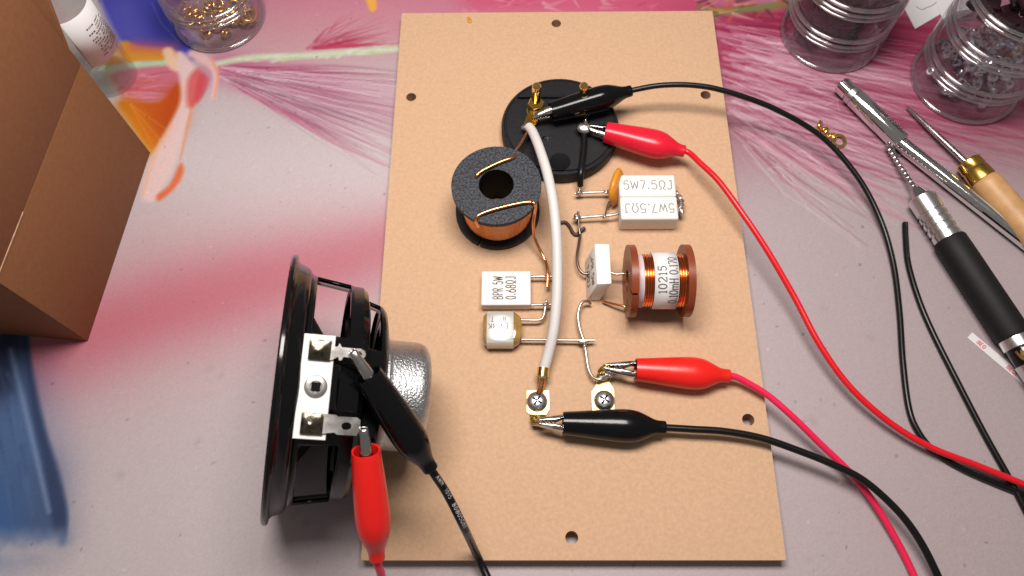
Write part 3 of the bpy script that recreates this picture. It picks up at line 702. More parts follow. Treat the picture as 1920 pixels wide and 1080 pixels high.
def build_leaning_resistor():
    zb, zt = BT+.15, 19.7
    O0 = P(1099.5, 564, zb); O1 = P(1096, 491, zb); OW = P(1124.5, 564.5, zb)
    T0 = P(1120, 533, zt); T1 = P(1115, 456.5, zt); TW = P(1147.5, 532, zt); T1W = P(1143, 457, zt)
    cs = [O0, OW, OW+(O1-O0), O1, T0, TW, T1W, T1]
    t = thing('ceramic_resistor', 'white flat ceramic resistor standing on its long edge left of the red-brown coil', 'resistor', (O0+OW+O1*1.0)/3)
    t.location.z = BT*S
    part('body', hexa(cs, .5, 2), M['ceramic'], t)
    nrm = (O1-O0).cross(T0-O0).normalized()
    ux = (O1-O0).normalized(); uy = (T0-O0).normalized()
    # left side carries two printed lines, reading away from the camera
    if nrm.x > 0: nrm = -nrm
    cen = (O0+O1+T0+T1)/4
    mp = lambda off: (lambda x, y, k: cen - ux*x*1.0 + uy*(off+y) + nrm*(k+.02))
    part('print', join(text_geo('BPR 5W', 3.0, .5, mp(1.0), gap=.16), text_geo('1.8OJ', 3.0, .5, mp(-4.4), gap=.16)), M['ink'], t)
    M0 = (O0+OW)/2
    part('lead', wire([P(1088, 440, 9.5), P(1085, 460, 9.8), P(1082, 480, 10), P(1083, 495, 10), P(1088, 507, 10), P(1098, 514, 10), (cen.x+1.5, cen.y+2.0, 10)], .6), M['dark_reflect_wire'], t, label='bare lead with a dark reflection in its colour, rising to the upper solder joint')
    part('lead', wire([P(1084, 397, 10.6), P(1085, 415, 10.2), P(1086, 430, 9.8), P(1088, 440, 9.5)], .55), M['dark_reflect_wire'], t)
    pts = [P(1107, 570, 8.2), P(1103, 566, 9.2), P(1095, 565, 10.2), P(1088, 572, 10.4), P(1084, 590, 10), P(1086, 612, 9.6), P(1092, 632, 9.4), P(1096, 645, 9.2), P(1099, 665, 9), P(1103, 690, 9), P(1110, 705, 9.4), P(1119, 711, 10), P(1128, 711, 10.4)]
    part('lead', wire(pts, .62), M['wire'], t, label='long bent lead running down to the right gold tab')
    part('solder_blob', join(blob(P(1094, 641, 9.4), 1.8, .8, .8, 21, .2), blob(P(1096, 648, 9.2), .8, 1.5, .8, 22, .2)), M['solder'], t)
    part('lead', wire([(cen.x+2, cen.y+3.2, 12), P(1150, 513, 12), P(1163, 513.5, 12.2), P(1176, 513, 12.5)], .55), M['wire'], t)
build_leaning_resistor()

def build_red_coil():
    R = 14.1; zc = BT+R+.05
    xl = -1
    fl = P(1174, 528, zc).x; rr = P(1303, 528, zc+10).x; fl += 0.4
    cy = (P(1190, 457, zc+R*.40).y+P(1190, 597, zc-R*.40).y)/2
    c = V(((fl+rr)/2, cy, BT))
    t = thing('red_brown_coil', 'lacquered copper coil on a glossy red-brown bobbin with white paper label', 'inductor', c)
    W = rr-fl; mx = frame_z((fl, cy, zc), (1, 0, 0), (0, 0, 1)); ft = 2.7
    # local angle 0 = up (z), 90deg = towards -y (camera side)
    ol, ho = slot_ring(R, 4.3, [(45, 2.2, 7.5)], 120)
    hole2 = circ(-3.5, 7.8, 1.3, 16)
    part('flange', xf(plate(ol, ho+[hole2], 0, ft), mx), M['red_brown'], t, angle=30)
    part('flange', xf(plate(circ(0, 0, R, 110), [circ(0, 0, 4.3, 40)], W-ft, W), mx), M['red_brown'], t, angle=30)
    part('core', xf(lathe([(4.25, .4), (4.25, W-.4), (6, W-1), (6, 1)], 40, closed=True), mx), M['red_brown'], t)
    part('tape_layer', xf(lathe([(6, ft), (10.2, ft), (10.4, ft+.3), (10.4, ft+2.6), (9.5, ft+2.8)], 64), mx), M['lilac_tape'], t)
    part('winding', xf(windings(10.1, ft+2.4, W-ft-.0, 1.02, .42), mx), M['enamel_wind'], t)
    # paper label wrapped round the middle
    x0 = P(1229, 528, zc+10.5).x-fl; x1 = P(1275, 528, zc+10.5).x-fl; r = 11.0; n = 40; rows = []
    for zz in (x0, x1): rows.append([V((r*math.cos(math.radians(a)), r*math.sin(math.radians(a)), zz)) for a in [-75+178*k/n for k in range(n+1)]])
    lab = part('label_paper', xf((rows[0]+rows[1], [(k, k+1, n+2+k, n+1+k) for k in range(n)]), mx), M['white_paper'], t, solid=.15)
    # lettering runs round the coil, from the near side up and over
    def mp(z0, a_c):
        return lambda x, y, k: mx @ V(((r+.09+k)*math.cos(math.radians(a_c)-x/r), (r+.09+k)*math.sin(math.radians(a_c)-x/r), z0-y))
    part('lettering', join(text_geo('10215', 3.1, .42, mp(x0+4.4, 22), serif=True, gap=.2, wide=1.0),
                           text_geo('0.10mH 0.17O', 3.1, .42, mp(x0+8.6, 22), serif=True, gap=.1, wide=.84)), M['ink'], lab)
    part('lead', wire([P(1130, 565, 7.5), P(1150, 570, 9), P(1168, 574, 10.2), P(1178, 576, 10.6)], .55), M['copper'], t)
build_red_coil()

def build_flat_resistor():
    zt = BT+5.2
    a, b, c_ = P(903, 508, zt), P(995, 508, zt), P(903, 572, zt)
    L, D = b.x-a.x, a.y-c_.y; c = V(((a.x+b.x)/2, (a.y+c_.y)/2, BT))
    t = thing('ceramic_resistor', 'white flat ceramic resistor lying down, printed BPR 5W 0.68ΩJ', 'resistor', c)
    part('body', xf(rbox(L, D, zt-BT-.05, .55, 3), Matrix.Translation(V((c.x, c.y, (BT+zt)/2)))), M['ceramic'], t)
    mp = lambda x0: plane_map(V((x0, c.y, zt-.02)), (0, 1, 0), (-1, 0, 0))
    part('print', join(text_geo('BPR 5W', 4.0, .42, mp(P(943, 540, zt).x), gap=.12, wide=.52), text_geo('0.68OJ', 4.0, .42, mp(P(967, 540, zt).x), gap=.13, wide=.56)), M['ink'], t)
    part('lead', wire([(c.x+L/2-1, P(1000, 519, 9.5).y, 9), P(1000, 519, 9.5), P(1020, 518.5, 9.6), P(1039, 518.5, 9.6)], .6), M['wire'], t)
    part('lead', wire([(c.x+L/2-1, P(1000, 572, 9.5).y, 9), P(1000, 572, 9.5), P(1020, 571.5, 9.6), P(1036, 571, 9.6)], .6), M['wire'], t)
    part('solder_blob', blob(P(1026, 519, 10), 1.1, 1.1, .9, 31, .2), M['solder'], t)
    part('solder_blob', join(blob(P(1024, 571, 9.9), 1.4, 1.0, .9, 32, .2), blob(P(1025, 566, 10.3), .6, 1.0, .7, 33, .2)), M['solder'], t)
build_flat_resistor()

def build_film_cap():
    zt = BT+7.4
    a, b = P(907, 590, BT+4), P(972, 590, BT+4); yt = P(940, 588, BT+3.7).y+.2; yb = P(940, 653, BT+2.6).y
    c = V(((a.x+b.x)/2, (yt+yb)/2, BT)); L = b.x-a.x; D = yt-yb; H = zt-BT
    t = thing('film_capacitor', 'small silver foil capacitor in clear amber resin below the flat white resistor', 'capacitor', c)
    def sect(x, k, n=36):
        ring = []
        for i in range(n):
            th = 2*math.pi*i/n; cx_, sx_ = math.cos(th), math.sin(th)
            y = D/2*k*math.copysign(abs(cx_)**.42, cx_); z = H/2*(.5+.5*k)*math.copysign(abs(sx_)**.5, sx_)
            ring.append(V((c.x+x, c.y+y, BT+H/2+.03+z)))
        return ring
    h = L/2
    part('resin_body', loft([sect(-h, .72), sect(-h+.5, .84), sect(-h+1.8, .97), sect(-h+3.5, .99), sect(h-3.5, .99), sect(h-1.6, .96), sect(h, .8), sect(h+1.2, .6)], True, True), M['amber_resin'], t, angle=50)
    def band(k): return [sect(x, k) for x in (-h+2.0, -h+2.15, h-2.25, h-2.1)]
    bs = [sect(-h+1.35, .95), sect(-h+1.5, 1.006), sect(h-2.0, 1.006), sect(h-1.85, .95)]
    part('foil_band', loft(bs), M['foil'], t, angle=50)
    zl = zt+.09
    def mp(y0, x0=0):
        def f(x, y, k):
            yy = y0-y-c.y; cc = min(1, abs(2*yy/(D*1.006)))**(1/.42); return V((c.x+x0-x, y0-y, BT+H/2+.03+H/2*1.003*max(0, 1-cc*cc)**.25+k+.01))
        return f
    part('print', join(text_geo('E474K', 2.2, .28, mp(c.y+1.4, -1.0), gap=.14), text_geo('R T', 2.0, .28, mp(c.y+4.2, -1.0), gap=.7, wide=.9)), M['ink'], t)
    part('lead', wire([(c.x+h, P(975, 600, 9.5).y, 9.5), P(985, 600, 9.6), P(1005, 600.5, 9.4), P(1015, 598.5, 9.3), P(1020, 590, 9.3), P(1022, 578, 9.5), P(1024, 570, 9.9)], .6), M['wire'], t)
    part('lead', wire([(c.x+h, P(975, 637, 9).y, 9.2), P(985, 637, 9.2), P(1040, 637.5, 9.2), P(1090, 638, 9.3), P(1115, 638, 9.3)], .6), M['wire'], t)
build_film_cap()

def build_white_cable():
    pts = [P(992, 238, 17.2), P(1000, 250, 19.5), P(1012, 280, 24), P(1026, 325, 27), P(1037, 380, 27), P(1043, 440, 25), P(1045, 500, 22), P(1044, 560, 19), P(1038, 620, 15.5), P(1029, 660, 12.5), P(1021, 690, 10.5)]
    b = P(1021, 690, BT); t = thing('white_cable', 'thick white sleeved cable arching from the binding posts down to the left gold tab', 'cable', (b.x, b.y, BT))
    part('sleeve', tube(spline(pts, 10), 2.05, 20), M['white_sleeve'], t)
    part('bare_end', wire([P(1022, 686, 10.6), P(1019, 700, 10), P(1014, 728, 8.6), P(1010, 738, 8)], [1.3]*25, 12), M['copper'], t)
build_white_cable()

def build_tabs():
    z = BT+.9
    def tab(label, outline, extra, hole_c, screw_label, nm):
        ps = [P(x, y, z) for x, y in outline]; hc = P(*hole_c, z)
        t = thing('gold_tab', label, 'terminal tab', (hc.x, hc.y, BT), 'gold tabs screwed to the board')
        part('plate', plate([(p.x, p.y) for p in ps], [circ(hc.x, hc.y, 1.8, 20)], BT+.06, z), M['pale_gold'], t, smooth=False)
        extra(t)
        s = thing('screw', screw_label, 'screw', (hc.x, hc.y, z), 'screws holding the gold tabs')
        ms = Matrix.Translation(V((hc.x, hc.y, z)))
        part('head', xf(lathe([(0, 1.9), (.9, 1.9), (1.6, 1.82), (2.7, 1.5), (3.5, .95), (3.95, .4), (4.0, .03), (1.5, .03)], 40), ms), M['screw'], s)
        part('shank', xf(lathe([(1.5, .2), (1.5, -6), (0, -8)], 16), ms), M['steel'], s)
        cr = []
        for k in range(4):
            a = math.radians(45+90*k+12); cr.append(xf(rbox(1.9, .75, .5, .1, 1, (1.05, 0, 1.72)), ms @ Matrix.Rotation(a, 4, 'Z')))
        part('cross_slot_shade', join(*cr), M['shade_black'], s)  # black boxes on the head paint the shade inside the cross slot
        return t
    def ex1(t):
        g = [P(1010, 697, 11.2), P(1029, 699, 11.2), P(1019, 735, z+.2), P(1006, 734, z+.2)]
        d = V((0, 0, -.9))
        part('crimp_tongue', hexa([g[3]+d, g[2]+d, g[1]+d, g[0]+d, g[3], g[2], g[1], g[0]], .15, 1), M['dull_gold'], t)
        m0, m1 = P(1019, 690, 11.4), P(1017, 707, 10.9)
        dirn = (m1-m0).normalized(); fr = frame_z(m0, dirn, (0, 0, 1)); L = (m1-m0).length
        part('crimp_sleeve', xf(lathe([(2.0, 0), (2.35, 0), (2.35, L), (2.0, L)], 24, closed=True), fr), M['gold'], t)
        part('solder_blob', blob(P(1016, 705, 12.2), 1.6, 1.1, .9, 41, .15), M['solder'], t)
        q = [P(993, 776, z), P(1024, 777, z), P(1020, 800, z+3.2), P(996, 797, z+3.2)]; d = V((0, 0, -.8))
        part('front_tongue', hexa([q[3]+d, q[2]+d, q[1]+d, q[0]+d, q[3], q[2], q[1], q[0]], .2, 2), M['dull_gold'], t)
        part('solder_blob', blob(P(1003, 787, z+2.2), 1.9, 1.6, 1.1, 42, .2), M['dull_gold'], t)
    tab('pale gold tab under a screw, at the end of the white cable',
        [(988, 732), (1029, 732), (1030, 768), (1022, 780), (998, 780), (988, 772)][::-1], ex1, (1007, 753), 'domed cross-head screw in the left gold tab', 0)
    def ex2(t):
        q = [P(1116, 714, z), P(1143, 716, z), P(1150, 697, z+3.6), P(1122, 694, z+3.6)]; d = V((0, 0, -.8))
        part('rear_tongue', hexa([q[0]+d, q[1]+d, q[2]+d, q[3]+d, *q], .2, 2), M['dull_gold'], t)
        part('curled_tip', wire([P(1124, 698, z+3.2), P(1130, 691, z+4.6), P(1140, 689, z+5), P(1150, 690, z+4.6)], [1.0]*25, 12), M['dull_gold'], t)
        part('solder_blob', join(blob(P(1129, 708, z+3.0), 2.2, 1.3, 1.3, 43, .2), blob(P(1141, 704, z+3.4), 1.4, 1.1, 1.1, 44, .25)), M['solder'], t)
    tab('pale gold tab with a curled tongue, under the screw behind the black clip',
        [(1118, 712), (1141, 714), (1151, 730), (1153, 790), (1112, 790), (1109, 735), (1117, 724)][::-1], ex2, (1133, 751), 'domed cross-head screw in the right gold tab, half behind the black clip', 1)
build_tabs()

single('wavy_strand', wire([P(1050, 418, BT+.7), P(1060, 417, BT+.7), P(1068, 425, BT+.8), P(1074, 436, BT+.8), P(1081, 440, BT+.9), P(1089, 433, BT+1.2), P(1097, 427, BT+1.6)], .75), M['brown_strand'], P(1075, 436, BT),
       'short wavy dark brown strand lying on the board right of the white cable', 'wire')  # thin wavy dark brown tube on the board
def stain():
    g = blob((0, 0, 0), 1.2, 1.8, .12, 5, .3, 12); c = P(880, 38, BT)
    single('resin_spot', xf(g, Matrix.Translation(V((c.x, c.y, BT+.08)))), M['orange_spot'], (c.x, c.y, BT), 'tiny orange resin spot near the far edge of the board', 'spot')
stain()

# ================================================================== loudspeaker driver, lying on its rim and magnet
TAU = math.radians(16.5)
SA = V((math.cos(TAU), 0.0, -math.sin(TAU)))                       # from the front rim to the magnet
SO = P(524, 725, 45*math.cos(TAU))
SV = (CAM-SO); SV = (SV-SA*SV.dot(SA)).normalized()               # side that faces up and to the camera
SMX = frame_z(SO, SA, SV)
TERM_R = 39.5
TO = SO + SV*TERM_R
def on_term(px, py, dr=0.0): return PP(px, py, SO+SV*(TERM_R+dr), SV)
def term_local(px, py, dr=0.0):
    p = SMX.inverted() @ on_term(px, py, dr); return (p.y, p.z)     # y across, z along the axis
TMX = SMX @ Matrix(((0, 0, 1, 0), (1, 0, 0, 0), (0, 1, 0, 0), (0, 0, 0, 1)))   # local (across, along, out)
def build_speaker():
    foot = SO - V((math.sin(TAU), 0, math.cos(TAU)))*45
    t = thing('loudspeaker_driver', 'round loudspeaker driver with black open basket and grey metal magnet, lying on its side', 'loudspeaker', (foot.x, foot.y, 0))
    part('rim', xf(lathe([(37, -.6), (44.4, -.6), (45, 0), (45, .9), (44.4, 1.5), (42.8, 1.8), (42.0, 2.6), (41.4, 4.4), (40.6, 5.8), (39.4, 6.6), (38, 6.7), (37, 6.3)], 120, closed=True), SMX), M['black_gloss'], t, angle=30)
    prof = [(38.4, 6.4), (37.9, 7.4), (37.6, 8.2), (36.0, 19.6), (35.7, 20.6), (35.5, 23.6), (34.6, 24.8), (32.4, 25.2), (31.5, 25.5), (31.2, 25.9), (29.9, 30.2), (29.6, 30.9), (28.6, 31.8), (26.5, 32.3), (20.3, 32.5)]
    def skip(i, a):
        a = a % 360
        inwin = any(lo < a < hi for lo, hi in ((26, 83), (97, 154), (206, 263), (277, 334)))
        return inwin and (i == 2 or i == 9)
    part('basket', xf(lathe(prof, 180, skip), SMX), M['black_gloss'], t, angle=30, solid=1.5)
    part('cone', xf(lathe([(41, -.2), (39.5, 1.0), (37.5, -.4), (14.0, 15.8), (12.5, 17.5)], 72), SMX), M['cone'], t)
    part('dust_cap', xf(lathe([(12.6, 16.6), (9, 14), (5, 12.6), (0, 12)], 48), SMX), M['cone'], t)
    pr = [(12.8+k*.9, 22.2+.55*math.sin(k*1.5)) for k in range(25)]
    part('suspension', xf(lathe(pr, 72), SMX), M['spider'], t)
    part('voice_coil', xf(lathe([(12.6, 16.5), (12.6, 34)], 48), SMX), M['copper'], t)
    mg = part('magnet', xf(lathe([(20.6, 32.6), (20.6, 34.4), (19.5, 34.8), (19.3, 35.2), (19.1, 36), (19.1, 44.6), (18.9, 46.0), (18.4, 47.3), (17.4, 48.4), (16.2, 49.0), (15, 49.2), (0, 49.2)], 96), SMX), M['zinc'], t, angle=40)
    part('vent_shade', xf(lathe([(0, 49.26), (3.6, 49.26), (3.9, 49.1)], 24), SMX), M['shade_black'], mg)  # flat black disc on the magnet paints the shade of a vent
    # white terminal board on the basket, with its bracket
    cor = [term_local(*p) for p in ((571, 625), (630, 630), (610, 826), (548, 822))]
    part('terminal_bracket', xf(rbox(14, 13, 5, .6, 1, (sum(c[0] for c in cor)/4, sum(c[1] for c in cor)/4+.5, TERM_R-4.2)), TMX), M['black_gloss'], t)
    tb = part('terminal_board', xf(prism(cor, TERM_R-1.5, TERM_R, .15), TMX), M['white_board'], t, smooth=False)
    rv = term_local(592, 725)
    sq = [(rv[0]+a, rv[1]+b) for a, b in ((-1.3, -1.3), (1.3, -1.3), (1.3, 1.3), (-1.3, 1.3))]
    part('rivet', xf(join(lathe([(0, .25), (1.6, .25), (1.75, .55), (2.9, .5), (3.3, .2), (3.35, 0)], 36)), TMX @ Matrix.Translation(V((rv[0], rv[1], TERM_R)))), M['tin'], tb)
    part('socket_shade', xf(prism(sq, TERM_R+.2, TERM_R+.6, .02), TMX), M['shade_black'], tb, smooth=False)  # black square on the rivet paints the shade in its socket
    # solder lugs
    l1 = [term_local(*p, .7) for p in ((580, 640), (616, 640), (624, 647), (632, 651), (637, 644), (641, 651), (660, 653), (676, 654), (684, 658), (686, 664), (684, 670), (677, 673), (660, 671), (644, 669), (641, 675), (636, 676), (634, 669), (622, 675), (580, 673))]
    c1 = [term_local(*p, .7) for p in ((662, 658), (676, 659), (680, 664), (676, 668), (662, 667))]
    e1 = part('solder_lug', xf(plate(l1, [c1], TERM_R+.05, TERM_R+.75), TMX), M['tin'], t, smooth=False, label='narrow star-necked solder lug of the loudspeaker')
    l2 = [term_local(*p, .7) for p in ((566, 773), (608, 776), (630, 778), (634, 781), (670, 783), (676, 788), (675, 806), (668, 817), (632, 815), (626, 811), (604, 813), (564, 813))]
    c2 = [term_local(*p, .7) for p in ((641, 795), (646, 792), (654, 792), (659, 796), (658, 803), (652, 806), (644, 806), (640, 801))]
    e2 = part('solder_lug', xf(plate(l2, [c2], TERM_R+.05, TERM_R+.75), TMX), M['tin'], t, smooth=False, label='wide solder lug of the loudspeaker with an oval hole')
    for e, q, sd in ((e1, (600, 656), 51), (e2, (585, 795), 52)):
        cc = term_local(*q, .7)
        hw = 3.0
        grid = []; n = 12; vv, ff = [], []
        for i in range(n+1):
            for j in range(n+1):
                u, v = i/n*2-1, j/n*2-1; d = (1-abs(u)**2.2)*(1-abs(v)**2.2)
                k = max(abs(u), abs(v)); pk = max(0, 1-math.hypot(u-.15, v+.2)*1.1)
                vv.append(TMX @ V((cc[0]+u*hw, cc[1]+v*(hw+.2), TERM_R+.74+.9*d*.7+(1.2*pk if sd == 52 else .4*pk))))
        for i in range(n):
            for j in range(n): a = i*(n+1)+j; ff.append((a, a+1, a+n+2, a+n+1))
        part('solder_pad', (vv, ff), M['solder_flux'], e)
build_speaker()

# ================================================================== test leads: insulated crocodile clip and cable
BOOT = [(0, 4.1, 4.1), (.4, 4.3, 4.3), (6, 4.8, 4.7), (13, 5.5, 5.1), (20, 6.1, 5.4), (24, 6.2, 5.4), (27.5, 5.7, 5.0), (30.5, 4.5, 4.1), (33, 3.3, 3.2), (34.5, 2.75, 2.75), (36, 2.55, 2.55), (37.6, 2.5, 2.5), (38, 2.3, 2.3)]
def test_lead(label, mouth, end, cable_pts, boot_m, cable_m, zh, jl=10.0, cr=1.3, kb=1.0, gap=.25, base=None, print_text=None):
    mouth, end = V(mouth), V(end); fr = frame(mouth, end-mouth, zh); L = (end-mouth).length; sx = L/38
    b = base or mouth
    t = thing('test_lead', label, 'test lead', (b[0], b[1], b[2]), 'crocodile clip test leads')
    def ring(x, hy, hz, n=28):
        out = []
        for k in range(n):
            a = 2*math.pi*k/n; c_, s_ = math.cos(a), math.sin(a)
            out.append(fr @ V((x, hy*math.copysign(abs(c_)**.9, c_), hz*math.copysign(abs(s_)**.9, s_))))
        return out
    # dense, smoothed boot profile
    pr = spline([V(p) for p in BOOT], 3)
    rings = [ring(9*sx, 3.2*kb, 3.2*kb), ring(1, 3.55*kb, 3.55*kb), ring(.05, 3.7*kb, 3.7*kb)] + [ring(p.x*sx, p.y*kb, p.z*kb) for p in pr]
    part('boot', loft(rings, True, True), boot_m, t, angle=60)
    for s in (1, -1):
        secs = []; n = 26
        for i in range(n+1):
            u = i/n; x = -jl+u*(jl+8)
            yo = 1.0+2.1*min(1, u*1.9)**.8; wz = 1.1+.75*min(1, u*1.6)
            if u < .08: yo *= .75+3*u; wz *= .8+2.5*u
            tooth = (.55 if i % 2 else 0) if .02 < u < .36 else 0
            yi = gap+tooth if u < .36 else gap+min(1.6, (u-.36)*9)
            yi = min(yi, yo-.4)
            secs.append([fr @ V((x, s*a, c_*wz)) for a, c_ in ((yi, -1), (max(yi+.05, yo*.5), -1), (yo*.78, -.86), (yo*.95, -.5), (yo, 0), (yo*.95, .5), (yo*.78, .86), (max(yi+.05, yo*.5), 1), (yi, 1))])
        vv = [p for r_ in secs for p in r_]; k = 9
        ff = [(i*k+j, i*k+j+1, (i+1)*k+j+1, (i+1)*k+j) for i in range(n) for j in range(k-1)]
        part('jaw', (vv, ff), M['steel'], t, solid=.45, angle=35)
    d = (end-mouth).normalized()
    path = spline([end-d*4, end+d*1.5]+[V(p) for p in cable_pts], 12)
    cb = part('cable', tube(path, cr, 14), cable_m, t, angle=60)
    if print_text:
        off, txt = print_text
        acc = [0]
        for a, b_ in zip(path, path[1:]): acc.append(acc[-1]+(b_-a).length)
        def mp(x, y, k):
            s_ = min(max(x+off, 0), acc[-1]-.01); i = max(j for j in range(len(acc)-1) if acc[j] <= s_)
            u = (s_-acc[i])/max(1e-6, acc[i+1]-acc[i]); p = path[i].lerp(path[i+1], u); T = (path[i+1]-path[i]).normalized()
            vw = (CAM-p); vw = (vw-T*vw.dot(T)).normalized(); sd = vw.cross(T); an = (y-.55)/cr+.25
            return p+(vw*math.cos(an)+sd*math.sin(an))*(cr+k+.015)
        part('print', text_geo(txt, 1.35, .2, mp, gap=.3, centre=False), M['white_ink'], cb)
    return t
horiz = (0, 0, 1)
# upper pair, on the binding posts
mA = P(1033, 210, 19.5); eA = reach(mA, 1184, 170, 38.5) if False else P(1184, 170, 21.5)
test_lead('black clip and cable on the left binding post, cable curving off to the right', mA, eA,
          [P(1240, 160, 23.5), P(1300, 160, 24), P(1360, 171, 23), P(1450, 203, 19), P(1540, 256, 13), P(1607, 330, 8), P(1650, 410, 4), P(1674, 490, 2), P(1686, 580, 1.4), P(1693, 680, 1.35), P(1704, 765, 1.35), P(1722, 810, 1.35), P(1752, 846, 1.35), P(1800, 876, 1.35), P(1860, 903, 1.35), P(1935, 932, 1.35), P(2060, 975, 1.35)],
          M['black_vinyl'], M['black_cable'], V((eA-mA).cross(V((0, 0, 1)))), jl=7.5, cr=1.2, kb=.95, base=(mA.x, mA.y, BT))
mB = P(1135, 248, 16.8); eB = P(1284, 284, 15.5)
test_lead('crimson clip on the right binding post with red cable sweeping down to the right', mB, eB,
          [P(1312, 305, 16.5), P(1348, 340, 17.5), P(1392, 400, 17), P(1440, 472, 14.5), P(1490, 558, 11), P(1532, 638, 9), P(1576, 704, 7.5), P(1622, 754, 6.5), P(1682, 802, 5.4), P(1750, 841, 4.8), P(1830, 872, 4.3), P(1920, 908, 4), P(2060, 962, 4)],
          M['crimson_vinyl'], M['red_cable'], horiz, jl=8.0, cr=1.25, base=(mB.x, mB.y, BT))
# lower pair, on the gold tabs
mC = P(1192, 693, 12.5); eC = P(1368, 705, 11.3)
test_lead('bright red clip on the right gold tab with pink-red cable leaving bottom right', mC, eC,
          [P(1402, 718, 10.6), P(1442, 743, 10), P(1490, 785, 9), P(1540, 834, 7), P(1590, 882, 5), P(1630, 930, 3.6), P(1665, 985, 2.4), P(1700, 1050, 1.5), P(1735, 1130, 1.4)],
          M['red_vinyl'], M['pink_cable'], horiz, jl=12.5, cr=1.3, base=(mC.x, mC.y, BT))
mD = P(1056, 794, 12.6); eD = P(1248, 802, 11.6)
test_lead('black clip on the left gold tab, lying across the right one, cable to bottom right', mD, eD,
          [P(1300, 805, 11.5), P(1360, 809, 11.3), P(1430, 822, 10.8), P(1500, 846, 10.4), P(1560, 870, 10), P(1612, 896, 9.6), P(1655, 930, 9), P(1698, 975, 8), P(1733, 1028, 6.8), P(1768, 1100, 5)],
          M['black_vinyl'], M['black_cable'], horiz, jl=9.8, cr=1.35, base=(mD.x, mD.y, BT))
# speaker pair
lug1 = on_term(654, 663, 1.2); mE = reach(lug1, 690, 703, 8.6); eE = reach(mE, 808, 880, 38)
sideE = (eE-mE).cross(CAM-mE)
test_lead('black clip on the narrow loudspeaker lug, its cable printed AWM in white', mE, eE,
          [P(838, 926, max(10, eE.z-8)), P(868, 985, max(10, eE.z-16)), P(893, 1038, 9), P(922, 1100, 6), P(950, 1160, 4)],
          M['black_vinyl'], M['black_cable'], sideE, jl=9.0, cr=1.4, base=(mE.x, mE.y, BT), print_text=(6.5, 'AWM  1015  80805088   05E0C'))
lug2 = on_term(667, 808, 1.2); mF = reach(lug2, 686, 845, 7.0); eF = reach(mF, 707, 1048, 38)
sideF = (eF-mF).cross(CAM-mF)
test_lead('red clip on the wide loudspeaker lug, hanging down over the board corner', mF, eF,
          [P(714, 1075, eF.z-6), P(722, 1110, eF.z-14), P(735, 1170, max(3, eF.z-24))],
          M['red_vinyl'], M['pink_cable'], sideF, jl=7.5, cr=1.35, base=(mF.x, mF.y, BT))
single('loose_wire', tube(spline([P(1697, 418, 1.3), P(1698, 445, 1.3), P(1703, 495, 1.3), P(1722, 560, 1.3), P(1748, 622, 1.3), P(1790, 706, 1.3), P(1845, 812, 1.3), P(1893, 898, 1.3), P(1925, 960, 1.3), P(1985, 1075, 1.3)], 12), 1.2, 14), M['black_cable'], P(1748, 622, 0),
       'loose black wire with a cut end lying on the table beside the black grip', 'wire', angle=60)

# ================================================================== cardboard box
def build_box():
    A = P(165, 640, 0); B = P(282, 286, 0); A.z = B.z = 0
    u = (B-A); Ly = u.length; u.normalize(); wv = V((-u.y, u.x, 0))     # into the box (to the left)
    H = 60.0; th = 1.4; Lx = 130.0
    t = thing('cardboard_box', 'open brown cardboard box at the left edge with its flaps raised', 'box', A)
    fr = frame(A, u)                                                    # x along right side, y to the left, z up
    bx = lambda x0, x1, y0, y1, z0, z1, bev=.25: xf(rbox(x1-x0, y1-y0, z1-z0, bev, 2, ((x0+x1)/2, (y0+y1)/2, (z0+z1)/2)), fr)
    part('side_wall', bx(0, Ly, 0, th, .05, H), M['kraft'], t)
    part('front_wall', bx(.0, th, th+.02, Lx, .05, H), M['kraft'], t)
    part('back_wall', bx(Ly-th, Ly, th+.02, Lx, .05, H), M['kraft'], t)
    part('far_wall', bx(th+.02, Ly-th-.02, Lx-th, Lx, .05, H), M['kraft'], t)
    part('bottom', bx(th+.02, Ly-th-.02, th+.02, Lx-th-.02, .06, 1.4), M['kraft'], t)
    # flaps: the side flap carries on almost straight up, the back one leans away
    f1 = frame(A+V((0, 0, H+.25)), u) @ Matrix.Rotation(math.radians(-.2), 4, 'X')
    part('flap', xf(rbox(Ly, th, 52, .25, 2, (Ly/2, th/2, 26.0)), f1), M['kraft'], t)
    f2 = fr @ Matrix.Translation(V((Ly-th, 0, H+.25))) @ Matrix.Rotation(math.radians(24), 4, 'Y')
    part('flap', xf(rbox(th, Lx-3, 40, .25, 2, (th/2, Lx/2+1, 20)), f2), M['kraft'], t)
    part('worn_crease', xf(rbox(Ly*.30, .3, .55, .1, 1, (Ly*.14, -.03, H+.1)), fr), M['kraft_worn'], t)
build_box()

